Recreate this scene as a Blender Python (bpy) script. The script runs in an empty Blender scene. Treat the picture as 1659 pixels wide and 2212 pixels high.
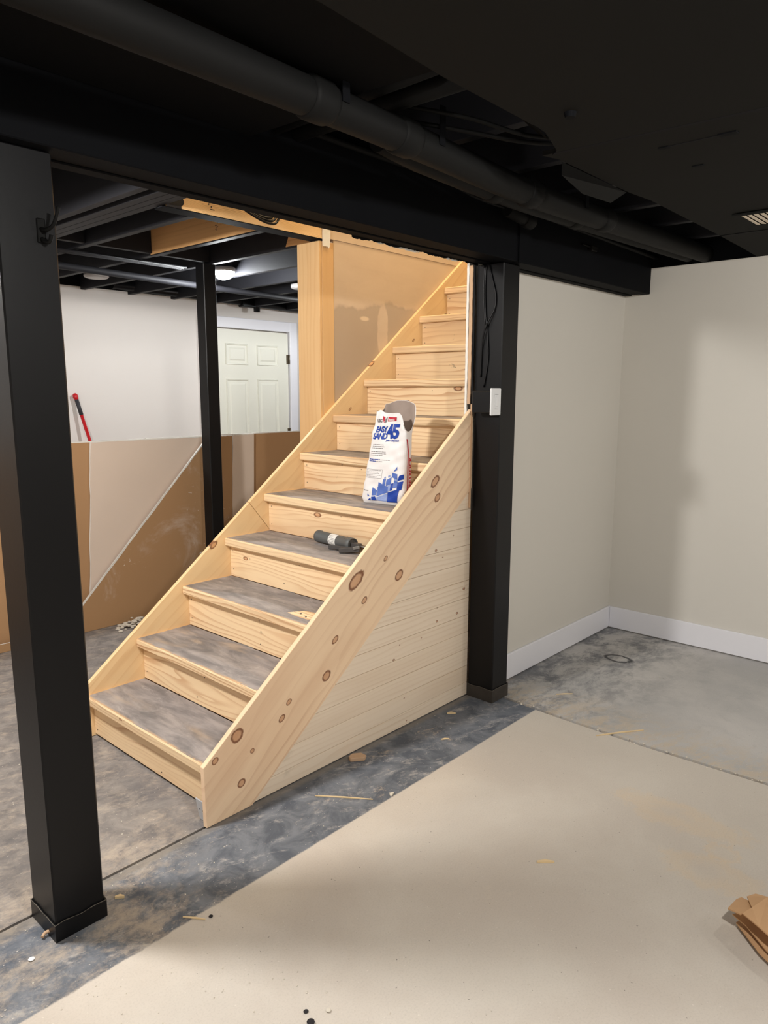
import bpy, bmesh, math, random
from mathutils import Vector, Matrix, noise as mnoise
from mathutils.bvhtree import BVHTree
random.seed(7)
S = bpy.context.scene
COL = S.collection
R = math.radians

# ------------------------------------------------------------------ camera
cam_d = bpy.data.cameras.new('camera'); cam = bpy.data.objects.new('camera', cam_d); COL.objects.link(cam)
FPX = 1571.95
cam_d.sensor_fit = 'VERTICAL'; cam_d.sensor_height = 36.0; cam_d.lens = 36.0 * FPX / 2212.0
cam_d.clip_start = 0.02
yaw, pit, rol = R(42.212), R(9.388), R(0.169)
fw = Vector((math.cos(yaw)*math.cos(pit), math.sin(yaw)*math.cos(pit), -math.sin(pit)))
rt = Vector((math.sin(yaw), -math.cos(yaw), 0)); up = rt.cross(fw)
rt2 = rt*math.cos(rol) + up*math.sin(rol); up2 = -rt*math.sin(rol) + up*math.cos(rol)
m = Matrix((rt2, up2, -fw)).transposed().to_4x4(); m.translation = (0, 0, 1.4541)
cam.matrix_world = m
S.camera = cam

# ------------------------------------------------------------------ world, lamps, exposure
W = bpy.data.worlds.new('world'); S.world = W; W.use_nodes = True
W.node_tree.nodes['Background'].inputs[0].default_value = (0.9, 0.95, 1, 1)
W.node_tree.nodes['Background'].inputs[1].default_value = 0.0
S.view_settings.view_transform = 'Standard'; S.view_settings.look = 'None'
S.view_settings.exposure = 0.35; S.view_settings.gamma = 1.0; S.view_settings.use_curve_mapping = False

def lamp(name, loc, watts, color, radius=0.07, spot=None, blend=0.6, aim=None):
    d = bpy.data.lights.new(name, 'SPOT' if spot else 'POINT')
    d.energy = watts; d.color = color; d.shadow_soft_size = radius
    if spot: d.spot_size = R(spot); d.spot_blend = blend
    o = bpy.data.objects.new(name, d); COL.objects.link(o); o.location = loc
    if aim: o.rotation_euler = (Vector(aim) - Vector(loc)).to_track_quat('-Z', 'Y').to_euler()
    return o
COOL = (0.95, 0.98, 1.0); NEUT = (1.0, 0.97, 0.92); WARM = (1.0, 0.77, 0.48)
lamp('ceiling_lamp_by_post', (0.325, 2.335, 2.20), 150, (1.0, 0.97, 0.93), 0.10)
lamp('ceiling_lamp_far_room', (3.09, 4.29, 2.185), 40, COOL, 0.05)
lamp('ceiling_lamp_far_right', (4.90, 4.50, 2.20), 36, COOL, 0.06)
lamp('ceiling_lamp_far_left', (0.2, 4.4, 2.20), 18, (1.0, 0.97, 0.93), 0.08)
lamp('stairwell_lamp', (3.25, 2.42, 4.10), 66, WARM, 0.10)
lamp('soffit_lamp_right', (3.35, -0.15, 2.13), 22, NEUT, 0.05)
lamp('soffit_lamp_far_right', (3.3, -1.7, 2.13), 24, NEUT, 0.05)
lamp('soffit_lamp_behind', (0.75, -0.25, 2.13), 114, NEUT, 0.06)

# ------------------------------------------------------------------ node helpers
def lin(c):
    return tuple(((x/255/12.92) if x/255 <= 0.04045 else ((x/255+0.055)/1.055)**2.4) for x in c) + (1.0,)

class G:
    def __init__(s, name, rough=0.6, spec=0.3):
        s.m = bpy.data.materials.new(name); s.m.use_nodes = True
        s.t = s.m.node_tree; s.b = s.t.nodes['Principled BSDF']
        s.b.inputs['Roughness'].default_value = rough
        s.b.inputs['Specular IOR Level'].default_value = spec
        s.tc = s.t.nodes.new('ShaderNodeTexCoord'); s.obj = s.tc.outputs['Object']
    def put(s, sock, v):
        if isinstance(v, bpy.types.NodeSocket): s.t.links.new(v, sock)
        elif v is not None: sock.default_value = v
    def math(s, op, a, b=None, c=None, clamp=False):
        n = s.t.nodes.new('ShaderNodeMath'); n.operation = op; n.use_clamp = clamp
        s.put(n.inputs[0], a)
        if b is not None: s.put(n.inputs[1], b)
        if c is not None: s.put(n.inputs[2], c)
        return n.outputs[0]
    def vm(s, op, a, b=None):
        n = s.t.nodes.new('ShaderNodeVectorMath'); n.operation = op; s.put(n.inputs[0], a)
        if b is not None: s.put(n.inputs[1], b)
        return n.outputs['Value'] if op in ('LENGTH', 'DISTANCE') else n.outputs[0]
    def noise(s, v, scale, detail=3, rough=0.55, dist=0.0, col=False):
        n = s.t.nodes.new('ShaderNodeTexNoise'); s.put(n.inputs['Vector'], v); n.inputs['Scale'].default_value = scale
        n.inputs['Detail'].default_value = detail; n.inputs['Roughness'].default_value = rough; n.inputs['Distortion'].default_value = dist
        return n.outputs['Color' if col else 'Fac']
    def sep(s, v):
        n = s.t.nodes.new('ShaderNodeSeparateXYZ'); s.put(n.inputs[0], v); return n.outputs[0], n.outputs[1], n.outputs[2]
    def comb(s, x, y, z):
        n = s.t.nodes.new('ShaderNodeCombineXYZ')
        for i, v in enumerate((x, y, z)): s.put(n.inputs[i], v)
        return n.outputs[0]
    def sm(s, v, lo, hi, a=0.0, b=1.0):
        n = s.t.nodes.new('ShaderNodeMapRange'); n.interpolation_type = 'SMOOTHSTEP'
        for i, x in enumerate((v, lo, hi, a, b)): s.put(n.inputs[i], x)
        return n.outputs[0]
    def mix(s, f, a, b):
        n = s.t.nodes.new('ShaderNodeMix'); n.data_type = 'RGBA'
        s.put(n.inputs['Factor'], f); s.put(n.inputs['A'] if 0 else n.inputs[6], a); s.put(n.inputs[7], b); return n.outputs[2]
    def rnd(s):
        return s.t.nodes.new('ShaderNodeObjectInfo').outputs['Random']
    def bump(s, h, strength=0.2, dist=0.01):
        n = s.t.nodes.new('ShaderNodeBump'); n.inputs['Strength'].default_value = strength; n.inputs['Distance'].default_value = dist
        s.put(n.inputs['Height'], h); s.t.links.new(n.outputs[0], s.b.inputs['Normal'])
    def out(s, c, rough=None):
        s.put(s.b.inputs['Base Color'], c)
        if rough is not None: s.put(s.b.inputs['Roughness'], rough)
        return s.m

def plain(name, rgb, rough=0.55, spec=0.3, var=0.06, scale=9, metal=0.0, bump=0.0):
    g = G(name, rough, spec); c = lin(rgb)
    n = g.noise(g.obj, scale, 4)
    d = tuple(x*(1-var*2.2) for x in c[:3]) + (1,); l = tuple(min(1, x*(1+var)) for x in c[:3]) + (1,)
    g.b.inputs['Metallic'].default_value = metal
    if bump: g.bump(g.noise(g.obj, scale*12, 3), bump, 0.004)
    return g.out(g.mix(n, d, l))

def pine(name, axis='X', light=(236, 203, 152), dark=(205, 150, 92), ring=26, lines=0.55, knots=None, auto=0.0, warp=0.05, gap=None, kscale=(3.0, 8.0), dirt=None, kfill=0.55, ksize=(0.03, 0.075), scuff=False):
    """grain runs along the object's own axis; rings warp round the knots"""
    g = G(name, 0.5, 0.35)
    x, y, z = g.sep(g.obj)
    L, A, B = {'X': (x, z, y), 'Y': (y, z, x), 'Z': (z, y, x)}[axis]
    r = g.math('MULTIPLY', g.rnd(), 37.0)
    Lr = g.math('ADD', L, r); Ar = g.math('ADD', A, g.math('MULTIPLY', r, 0.31))
    v = g.comb(g.math('MULTIPLY', Lr, 0.9), g.math('MULTIPLY', Ar, 6.0), g.math('MULTIPLY', B, 6.0))
    w = g.math('SUBTRACT', g.noise(v, 1.3, 2, 0.45), 0.5)
    phase = g.math('ADD', g.math('ADD', A, g.math('MULTIPLY', B, 0.55)), g.math('MULTIPLY', w, warp*4))
    km = None; kr = None
    def addk(d_in, d_rng):
        nonlocal km, kr
        km = d_in if km is None else g.math('MAXIMUM', km, d_in)
        kr = d_rng if kr is None else g.math('MAXIMUM', kr, d_rng)
    if knots:
        kn = g.noise(g.obj, 38.0, 3, 0.6)
        for (kl, ka, s, asp) in knots:
            p = g.comb(g.math('MULTIPLY', g.math('SUBTRACT', L, kl), 1.0/asp), g.math('SUBTRACT', A, ka), 0.0)
            d = g.math('MULTIPLY', g.vm('LENGTH', p), g.math('ADD', 0.72, g.math('MULTIPLY', kn, 0.55)))
            b = g.math('POWER', 2.718, g.math('MULTIPLY', g.math('MULTIPLY', d, d), -1.0/(2*(s*1.7)**2)))
            phase = g.math('ADD', phase, g.math('MULTIPLY', b, s*1.6))
            addk(g.sm(d, s*1.3, s*0.6), g.math('MULTIPLY', g.sm(d, s*0.62, s*0.95), g.sm(d, s*1.25, s*1.0)))
    if auto > 0:
        vv = g.comb(g.math('MULTIPLY', Lr, kscale[0]), g.math('MULTIPLY', Ar, kscale[1]), 0.0)
        n = g.t.nodes.new('ShaderNodeTexVoronoi'); n.voronoi_dimensions = '2D'; g.put(n.inputs['Vector'], vv); n.inputs['Scale'].default_value = 1.0
        dd = n.outputs['Distance']; cr = g.sep(n.outputs['Color'])
        on = g.math('LESS_THAN', cr[0], auto); sz = g.sm(cr[1], 0, 1, ksize[0], ksize[1])
        d = g.math('DIVIDE', dd, sz)
        addk(g.math('MULTIPLY', on, g.sm(d, 1.05, 0.75)), g.math('MULTIPLY', on, g.math('MULTIPLY', g.sm(d, 0.6, 0.95), g.sm(d, 1.5, 1.0))))
        b = g.math('MULTIPLY', on, g.sm(d, 3.5, 0.0)); phase = g.math('ADD', phase, g.math('MULTIPLY', b, 0.018))
    fr = g.math('FRACT', g.math('MULTIPLY', phase, ring))
    late = g.math('MULTIPLY', g.sm(fr, 0.48, 0.93), g.sm(fr, 1.0, 0.955))
    patch = g.sm(g.noise(v, 0.9, 2), 0.35, 0.7, 0.25, 1.0)
    fib = g.noise(g.comb(g.math('MULTIPLY', Lr, 5.0), g.math('MULTIPLY', Ar, 220.0), g.math('MULTIPLY', B, 220.0)), 1.0, 2)
    f = g.math('MULTIPLY', g.math('MULTIPLY', late, patch), lines)
    f = g.math('ADD', f, g.math('MULTIPLY', g.math('SUBTRACT', fib, 0.5), 0.22), clamp=True)
    c = g.mix(f, lin(light), lin(dark))
    big = g.noise(g.comb(g.math('MULTIPLY', Lr, 0.8), g.math('MULTIPLY', Ar, 4.0), 0.0), 1.2, 2)
    c = g.mix(g.sm(big, 0.45, 0.8, 0.0, 0.35), c, lin(dark))
    if km is not None:
        c = g.mix(g.math('MULTIPLY', km, kfill), c, lin((186, 118, 66)))
        c = g.mix(g.math('MULTIPLY', kr, 0.88), c, lin((112, 58, 28)))
    if dirt:
        dm = g.sm(g.noise(g.obj, 5.0, 5, 0.65), dirt, dirt+0.14)
        c = g.mix(g.math('MULTIPLY', dm, 0.25), c, lin((150, 138, 120)))
    if scuff:
        sn = g.noise(g.vm('ADD', g.obj, g.comb(r, 0.0, 0.0)), 11.0, 4, 0.6, 0.6)
        c = g.mix(g.sm(sn, 0.69, 0.74, 0, 0.6), c, lin((96, 88, 78)))
    g.bump(f, 0.12, 0.002)
    return g.out(c)

# ------------------------------------------------------------------ materials
M = {}
M['black'] = plain('black_paint', (17, 17, 19), 0.36, 0.22, 0.10, 6, bump=0.03)
M['black_beam'] = plain('black_beam_paint', (14, 15, 18), 0.7, 0.06, 0.12, 5, bump=0.08)
M['black_pipe'] = plain('black_pipe_paint', (20, 20, 20), 0.6, 0.10, 0.08, 8)
M['black_joist'] = plain('black_joist_paint', (36, 36, 40), 0.6, 0.2, 0.15, 5, bump=0.1)
M['deck'] = plain('black_deck_paint', (18, 18, 22), 0.8, 0.15, 0.15, 3)
M['panel'] = plain('black_panel_paint', (30, 30, 29), 0.8, 0.08, 0.05, 3)
M['panel2'] = plain('black_panel_dark', (14, 14, 15), 0.8, 0.06, 0.05, 3)  # darker black for the left ceiling panel
M['wall'] = plain('wall_paint', (216, 212, 204), 0.75, 0.2, 0.015, 2)
M['wallfar'] = plain('far_wall_paint', (228, 222, 216), 0.75, 0.2, 0.015, 2)
M['trim'] = plain('white_trim_paint', (236, 236, 242), 0.4, 0.35, 0.01, 2)
M['door'] = plain('door_paint', (232, 231, 218), 0.42, 0.35, 0.01, 2)
M['white'] = plain('white_plastic', (235, 236, 238), 0.35, 0.4, 0.01, 4)
M['gyp'] = plain('gypsum', (238, 235, 228), 0.9, 0.1, 0.05, 30)
M['steel'] = plain('dull_steel', (150, 150, 148), 0.4, 0.5, 0.05, 10, metal=0.8)
M['brass'] = plain('bronze_metal', (120, 108, 90), 0.4, 0.5, 0.05, 10, metal=0.7)
M['grille'] = plain('grille_metal', (240, 226, 206), 0.5, 0.4, 0.03, 10)
M['gungrey'] = plain('grey_plastic', (92, 94, 94), 0.45, 0.4, 0.04, 20)
M['gundark'] = plain('dark_grey_plastic', (74, 71, 70), 0.45, 0.4, 0.04, 20)
M['label'] = plain('label_paper', (232, 230, 226), 0.6, 0.3, 0.01, 20)
M['ink'] = plain('black_ink', (48, 46, 50), 0.7, 0.2, 0.02, 20)
M['blue'] = plain('blue_ink', (30, 66, 160), 0.5, 0.3, 0.02, 20)
M['midblue'] = plain('mid_blue_ink', (84, 112, 186), 0.5, 0.3, 0.02, 20)
M['paleblue'] = plain('pale_blue_ink', (142, 160, 208), 0.5, 0.3, 0.02, 20)
M['redink'] = plain('red_ink', (186, 34, 52), 0.5, 0.3, 0.02, 20)
M['greyink'] = plain('grey_ink', (110, 106, 108), 0.5, 0.3, 0.02, 20)
M['paper'] = plain('white_paper_sack', (236, 233, 232), 0.45, 0.35, 0.02, 8, bump=0.06)
M['inner'] = plain('grey_sack_lining', (160, 144, 134), 0.7, 0.2, 0.1, 14)
M['red'] = plain('red_enamel', (196, 26, 34), 0.35, 0.5, 0.02, 4)
M['grip'] = plain('black_rubber', (58, 58, 62), 0.6, 0.3, 0.05, 30)
M['card'] = plain('cardboard', (202, 162, 122), 0.8, 0.15, 0.07, 8)
M['cardedge'] = plain('cardboard_edge', (208, 172, 132), 0.85, 0.1, 0.05, 40)
M['block'] = plain('wood_block', (206, 172, 140), 0.7, 0.2, 0.06, 20)
M['splint'] = plain('wood_splinter', (230, 204, 160), 0.6, 0.3, 0.05, 30)
M['crumb'] = plain('plaster_crumb', (214, 206, 192), 0.9, 0.1, 0.06, 40)
M['darkchip'] = plain('dark_chip', (46, 44, 46), 0.8, 0.2, 0.06, 40)
M['seamdark'] = plain('dirt_joint', (44, 42, 40), 0.95, 0.05, 0.2, 40)
M['lampoff'] = plain('lamp_lens_off', (176, 172, 170), 0.4, 0.4, 0.01, 10)
gl = G('lamp_lens_lit'); gl.b.inputs['Emission Color'].default_value = (0.95, 0.98, 1, 1); gl.b.inputs['Emission Strength'].default_value = 60
M['lit'] = gl.out((1, 1, 1, 1))

PW = dict(light=(240, 208, 158), dark=(206, 152, 98))
M['riser'] = pine('pine_riser', 'Y', (244, 215, 174), (184, 124, 76), 40, 0.62, auto=0.20, warp=0.045, kscale=(3.2, 7.0), scuff=True)
M['nosing'] = pine('fir_tread', 'Y', (238, 210, 170), (172, 116, 72), 60, 0.72, auto=0.08, warp=0.03, kscale=(3.0, 9.0))
M['skirtfar'] = pine('pine_skirt_far', 'X', (240, 208, 160), (206, 152, 98), 18, 0.26, auto=0.20, warp=0.06, kscale=(3.0, 6.0))
M['plank'] = pine('pine_plank', 'X', (243, 225, 203), (212, 181, 148), 46, 0.36, auto=0.34, warp=0.02, kscale=(6.5, 9.5), dirt=0.64, kfill=0.6, ksize=(0.022, 0.050))
M['casing'] = pine('pine_casing', 'Z', (228, 188, 136), (206, 152, 96), 30, 0.3, auto=0.10, warp=0.03, kscale=(3.0, 8.0))
M['rawjoist'] = pine('raw_lumber', 'X', (240, 202, 150), (140, 92, 52), 150, 0.5, warp=0.05)
M['rawjoisty'] = pine('raw_joist_lumber', 'Y', (222, 172, 116), (176, 122, 74), 36, 0.4, warp=0.02)
M['rawply'] = plain('raw_plywood', (170, 132, 84), 0.7, 0.2, 0.12, 5)

def tread_top(name, gray):
    g = G(name, 0.62, 0.25)
    x, y, z = g.sep(g.obj)
    r = g.math('MULTIPLY', g.rnd(), 29.0)
    v = g.comb(g.math('ADD', g.math('MULTIPLY', x, 9.0), r), g.math('ADD', g.math('MULTIPLY', y, 2.6), r), 0.0)
    n = g.noise(v, 1.6, 6, 0.65, 0.4)
    c = g.mix(g.sm(n, 0.3, 0.72), lin((116, 112, 112)), lin((168, 160, 157)))
    n2 = g.noise(g.comb(g.math('ADD', x, r), g.math('MULTIPLY', y, 0.6), 0.0), 9.0, 5, 0.7, 1.2)
    c = g.mix(g.sm(n2, 0.58, 0.72, 0, 0.5), c, lin((198, 190, 186)))
    n3 = g.noise(v, 0.7, 3)
    c = g.mix(g.sm(n3, gray, gray+0.12, 0, 0.5), c, lin((196, 172, 146)))
    edge = g.sm(x, 0.020, 0.004)          # worn bare at the nosing
    c = g.mix(g.math('MULTIPLY', edge, g.sm(n2, 0.35, 0.55)), c, lin((206, 170, 130)))
    g.bump(n, 0.15, 0.004)
    return g.out(c)
M['treadtop'] = tread_top('dusty_tread_top', 0.60)

def knot_skirt():
    # knots at their places on the board: (along, across, radius, stretch)
    pts = [(1.396, .287, .020, 1.25), (1.305, .229, .010, 1.3), (1.459, .207, .008, 1.1), (1.409, .105, .013, 1.2), (1.595, .281, .010, 1.5),
           (1.629, .332, .009, 1.4), (1.818, .377, .016, 1.3), (1.866, .509, .010, 1.8), (1.982, .721, .022, 2.0), (2.029, .632, .010, 1.6),
           (2.239, .695, .017, 1.5), (2.155, .781, .008, 1.6), (2.474, 1.07, .016, 2.0), (2.492, .997, .014, 1.5)]
    a = math.atan(0.783); out = []
    for X, Z, s, asp in pts:
        dx, dz = X-1.26, Z-0.0
        out.append((dx*math.cos(a)+dz*math.sin(a), -dx*math.sin(a)+dz*math.cos(a), s, asp))
    return out
M['skirtnear'] = pine('knotty_pine_skirt', 'X', (250, 219, 184), (190, 128, 86), 20, 0.36, knots=knot_skirt(), warp=0.03)

def drywall_paper(name, rgb, dust, mud=None):
    g = G(name, 0.75, 0.2)
    c = g.mix(g.noise(g.obj, 2.0, 3), lin(rgb), lin(tuple(min(255, x+8) for x in rgb)))
    if dust:
        n = g.noise(g.obj, 3.2, 6, 0.7, 0.8)
        c = g.mix(g.sm(n, 0.53, 0.74, 0, 0.6), c, lin((206, 186, 170)))
        n = g.noise(g.obj, 34.0, 3, 0.6, 0.6); n2 = g.noise(g.obj, 2.2, 2)
        c = g.mix(g.math('MULTIPLY', g.sm(n, 0.655, 0.70), g.sm(n2, 0.46, 0.58)), c, lin((232, 222, 212)))
    return g.out(c)
M['brownpaper'] = drywall_paper('brown_backing_paper', (172, 135, 97), True)
M['brownclean'] = drywall_paper('brown_backing_paper_clean', (176, 138, 100), False)
M['facepaper'] = drywall_paper('grey_face_paper', (220, 202, 186), False)

def stair_drywall():
    g = G('taped_drywall', 0.75, 0.2)
    x, y, z = g.sep(g.obj)
    n = g.noise(g.obj, 2.4, 4, 0.6)
    h = g.math('ADD', z, g.math('MULTIPLY', g.math('SUBTRACT', n, 0.5), 0.42))
    h = g.math('SUBTRACT', h, g.math('MULTIPLY', g.math('SUBTRACT', x, 2.78), 0.10))
    mud = g.sm(h, 1.895, 1.925)
    base = g.mix(g.noise(g.obj, 3, 3), lin((182, 162, 140)), lin((194, 174, 152)))
    mudc = g.mix(g.noise(g.comb(g.math('MULTIPLY', x, 1.2), 0, g.math('MULTIPLY', z, 4)), 3, 5, 0.6, 0.5), lin((208, 184, 158)), lin((228, 206, 180)))
    c = g.mix(g.math('MULTIPLY', mud, 0.85), base, mudc)
    # a stroke of compound left below the coat
    d = g.vm('LENGTH', g.comb(g.math('MULTIPLY', g.math('SUBTRACT', x, 3.17), 1.0), 0, g.math('MULTIPLY', g.math('SUBTRACT', z, 1.80), 0.28)))
    d = g.math('ADD', d, g.math('MULTIPLY', g.math('SUBTRACT', g.noise(g.obj, 11, 3), 0.5), 0.03))
    c = g.mix(g.sm(d, 0.050, 0.040, 0, 0.8), c, mudc)
    d = g.vm('LENGTH', g.comb(g.math('MULTIPLY', g.math('SUBTRACT', x, 3.02), 0.35), 0, g.math('SUBTRACT', z, 1.855)))
    c = g.mix(g.sm(d, 0.016, 0.008, 0, 0.8), c, lin((236, 214, 184)))
    g.bump(mud, 0.25, 0.004)
    return g.out(c)
M['stairdry'] = stair_drywall()

def concrete(kind):
    g = G('concrete_' + kind, 0.72, 0.25)
    x, y, z = g.sep(g.obj)
    n1 = g.noise(g.obj, 1.7, 5, 0.6, 0.3); n2 = g.noise(g.obj, 9.0, 5, 0.65, 0.8); n3 = g.noise(g.obj, 190, 4, 0.7)
    # swept dust: stretched, strongly warped
    wv = g.vm('ADD', g.obj, g.vm('MULTIPLY', g.vm('SUBTRACT', g.noise(g.obj, 2.6, 3, col=True), (0.5, 0.5, 0.5)), (0.12, 0.12, 0)))
    wx, wy, wz = g.sep(wv)
    sw = g.noise(g.comb(g.math('ADD', g.math('MULTIPLY', wx, 7.0), g.math('MULTIPLY', wy, -5.0)), g.math('ADD', g.math('MULTIPLY', wy, 15.0), g.math('MULTIPLY', wx, 7.0)), 0), 1.0, 10, 0.78, 0.3)
    n4 = g.noise(g.obj, 34.0, 6, 0.8)
    sw = g.math('ADD', sw, g.math('MULTIPLY', g.math('SUBTRACT', n4, 0.5), 0.20))
    sw2 = g.noise(g.comb(g.math('MULTIPLY', wx, 5.0), g.math('MULTIPLY', wy, 7.0), 3.3), 1.0, 9, 0.76, 0.3)
    fl = g.sm(g.noise(g.obj, 120, 1), 0.73, 0.77)
    dustc = lin((186, 171, 154)); grey = lin((118, 121, 127))
    if kind == 'near':
        beige = g.mix(g.sm(n1, 0.35, 0.7), lin((198, 188, 177)), lin((208, 200, 189)))
        beige = g.mix(g.sm(n2, 0.50, 0.80, 0, 0.16), beige, lin((192, 181, 166)))
        beige = g.mix(g.sm(sw2, 0.62, 0.74, 0, 0.30), beige, lin((228, 214, 194)))
        beige = g.mix(g.sm(x, 1.9, 3.0, 0, 0.6), beige, lin((198, 191, 180)))
        for (bx, by_, br, sy) in ((2.42, 0.80, 0.10, 2.6), (2.31, 0.62, 0.045, 1.5), (2.17, 0.62, 0.09, 2.0)):     # swept sawdust
            dd = g.vm('LENGTH', g.comb(g.math('SUBTRACT', x, bx), g.math('MULTIPLY', g.math('SUBTRACT', y, by_), 1.0/sy), 0))
            dd = g.math('ADD', dd, g.math('MULTIPLY', g.math('SUBTRACT', sw2, 0.5), 0.22))
            beige = g.mix(g.math('MULTIPLY', g.sm(dd, br, br*0.55), g.sm(dd, 0.0, br*0.9, 0.06, 0.34)), beige, lin((222, 192, 150)))
        strip = g.mix(g.sm(n2, 0.35, 0.65), lin((88, 93, 102)), lin((122, 126, 133)))
        strip = g.mix(g.sm(sw, 0.51, 0.68, 0, 0.75), strip, lin((182, 178, 174)))
        dark = g.sm(x, 1.25, 0.95)
        sg = g.math('ADD', sw2, g.math('MULTIPLY', g.math('SUBTRACT', n4, 0.5), 0.42))
        dirt = g.math('MULTIPLY', dark, g.sm(sg, 0.42, 0.68, 0, 0.80)); dirt2 = g.sm(sg, 0.60, 0.68, 0, 0.6)
        strip = g.mix(g.math('MAXIMUM', dirt, dirt2), strip, dustc)
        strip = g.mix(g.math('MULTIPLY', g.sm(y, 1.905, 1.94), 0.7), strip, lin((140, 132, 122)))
        ed = g.math('ADD', y, g.math('MULTIPLY', g.math('SUBTRACT', n2, 0.5), 0.010))
        rough_ed = g.math('ADD', y, g.math('MULTIPLY', g.math('SUBTRACT', sw2, 0.5), 0.045))
        ed = g.mix(dark, g.comb(ed, ed, ed), g.comb(rough_ed, rough_ed, rough_ed))
        c = g.mix(g.sm(g.sep(ed)[0], 1.612, 1.620), beige, strip)
    elif kind == 'right':
        c = g.mix(g.sm(n1, 0.35, 0.7), lin((178, 176, 174)), lin((198, 194, 190)))
        c = g.mix(g.sm(n2, 0.5, 0.75, 0, 0.35), c, lin((160, 159, 158)))
        d1 = g.math('MULTIPLY', g.sm(y, 1.05, 1.75), g.sm(sw2, 0.40, 0.62))
        c = g.mix(g.math('MULTIPLY', d1, 0.85), c, lin((98, 101, 107)))
        dd = g.math('MULTIPLY', g.sm(x, 3.25, 2.85), g.sm(sw, 0.42, 0.6))
        c = g.mix(g.math('MULTIPLY', dd, 0.75), c, lin((196, 180, 158)))
        ring = g.vm('LENGTH', g.comb(g.math('SUBTRACT', x, 3.72), g.math('MULTIPLY', g.math('SUBTRACT', y, 1.62), 0.7), 0))
        ring = g.math('ADD', ring, g.math('MULTIPLY', g.math('SUBTRACT', n2, 0.5), 0.03))
        c = g.mix(g.math('MULTIPLY', g.sm(ring, 0.035, 0.045), g.sm(ring, 0.062, 0.05)), c, lin((80, 80, 82)))
    else:
        c = g.mix(g.sm(n2, 0.35, 0.7), lin((122, 118, 117)), lin((152, 146, 141)))
        c = g.mix(g.sm(sw, 0.47, 0.68, 0, 0.6), c, lin((192, 178, 162)))
        c = g.mix(g.math('MULTIPLY', g.sm(x, 1.35, 1.10), g.math('MULTIPLY', g.sm(y, 2.25, 1.98), g.sm(n4, 0.35, 0.6, 0, 0.4))), c, lin((186, 170, 152)))
        c = g.mix(g.sm(sw2, 0.52, 0.66, 0, 0.6), c, lin((98, 97, 100)))
    c = g.mix(g.math('MULTIPLY', fl, 0.7), c, lin((220, 212, 202)))
    c = g.mix(g.sm(n3, 0.45, 0.70, 0, 0.10), c, lin((84, 78, 72)))
    c = g.mix(g.math('MULTIPLY', g.sm(g.noise(g.obj, 85, 1), 0.76, 0.79), 0.6), c, lin((92, 86, 80)))
    g.bump(n3, 0.03, 0.002)
    return g.out(c)
M['c_near'] = concrete('near'); M['c_right'] = concrete('right'); M['c_far'] = concrete('far')

# ------------------------------------------------------------------ mesh helpers
def link(name, bm, mat, parent=None, loc=(0, 0, 0), smooth=False):
    me = bpy.data.meshes.new(name); bm.normal_update(); bm.to_mesh(me); bm.free()
    for mt in (mat if isinstance(mat, (list, tuple)) else [mat]): me.materials.append(M[mt] if isinstance(mt, str) else mt)
    if smooth:
        for p in me.polygons: p.use_smooth = True
    o = bpy.data.objects.new(name, me); COL.objects.link(o); o.location = loc
    if parent: o.parent = parent
    return o
def tag(o, label=None, cat=None, group=None, kind=None):
    if label: o['label'] = label
    if cat: o['category'] = cat
    if group: o['group'] = group
    if kind: o['kind'] = kind
    return o
def thing(name, label, cat, loc=(0, 0, 0), group=None):
    o = bpy.data.objects.new(name, None); COL.objects.link(o); o.location = loc; o.empty_display_size = 0.05
    return tag(o, label, cat, group)
def addbox(bm, x0, x1, y0, y1, z0, z1, bev=0.0, mi=0):
    vs = [bm.verts.new((x, y, z)) for x in (x0, x1) for y in (y0, y1) for z in (z0, z1)]
    idx = [(0, 1, 3, 2), (4, 6, 7, 5), (0, 4, 5, 1), (2, 3, 7, 6), (0, 2, 6, 4), (1, 5, 7, 3)]
    fs = [bm.faces.new([vs[i] for i in f]) for f in idx]
    for f in fs: f.material_index = mi
    if bev > 0:
        es = list({e for f in fs for e in f.edges})
        bmesh.ops.bevel(bm, geom=es, offset=bev, segments=1, affect='EDGES')
    return fs
def box(name, x0, x1, y0, y1, z0, z1, mat, parent=None, bev=0.002, origin=None):
    """a board whose origin is its low corner (so the grain starts there), placed in world axes"""
    bm = bmesh.new(); o = origin if origin is not None else (x0, y0, z0)
    addbox(bm, x0-o[0], x1-o[0], y0-o[1], y1-o[1], z0-o[2], z1-o[2], bev)
    pl = parent.location if parent else Vector((0, 0, 0))
    return link(name, bm, mat, parent, Vector(o)-Vector(pl))
def prism(name, pts, y0, y1, mat, parent=None, bev=0.0, axis='Y', loc=(0, 0, 0)):
    """polygon in XZ (axis Y), XY (axis Z) or YZ (axis X) pushed through a thickness"""
    bm = bmesh.new()
    def P(a, b, t): return {'Y': (a, t, b), 'Z': (a, b, t), 'X': (t, a, b)}[axis]
    v0 = [bm.verts.new(P(a, b, y0)) for a, b in pts]; v1 = [bm.verts.new(P(a, b, y1)) for a, b in pts]
    bm.faces.new(v0); bm.faces.new(v1[::-1]); n = len(pts)
    for i in range(n): bm.faces.new((v0[i], v1[i], v1[(i+1) % n], v0[(i+1) % n]))
    bmesh.ops.recalc_face_normals(bm, faces=bm.faces)
    if bev: bmesh.ops.bevel(bm, geom=list(bm.edges), offset=bev, segments=1, affect='EDGES')
    return link(name, bm, mat, parent, loc)
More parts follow.
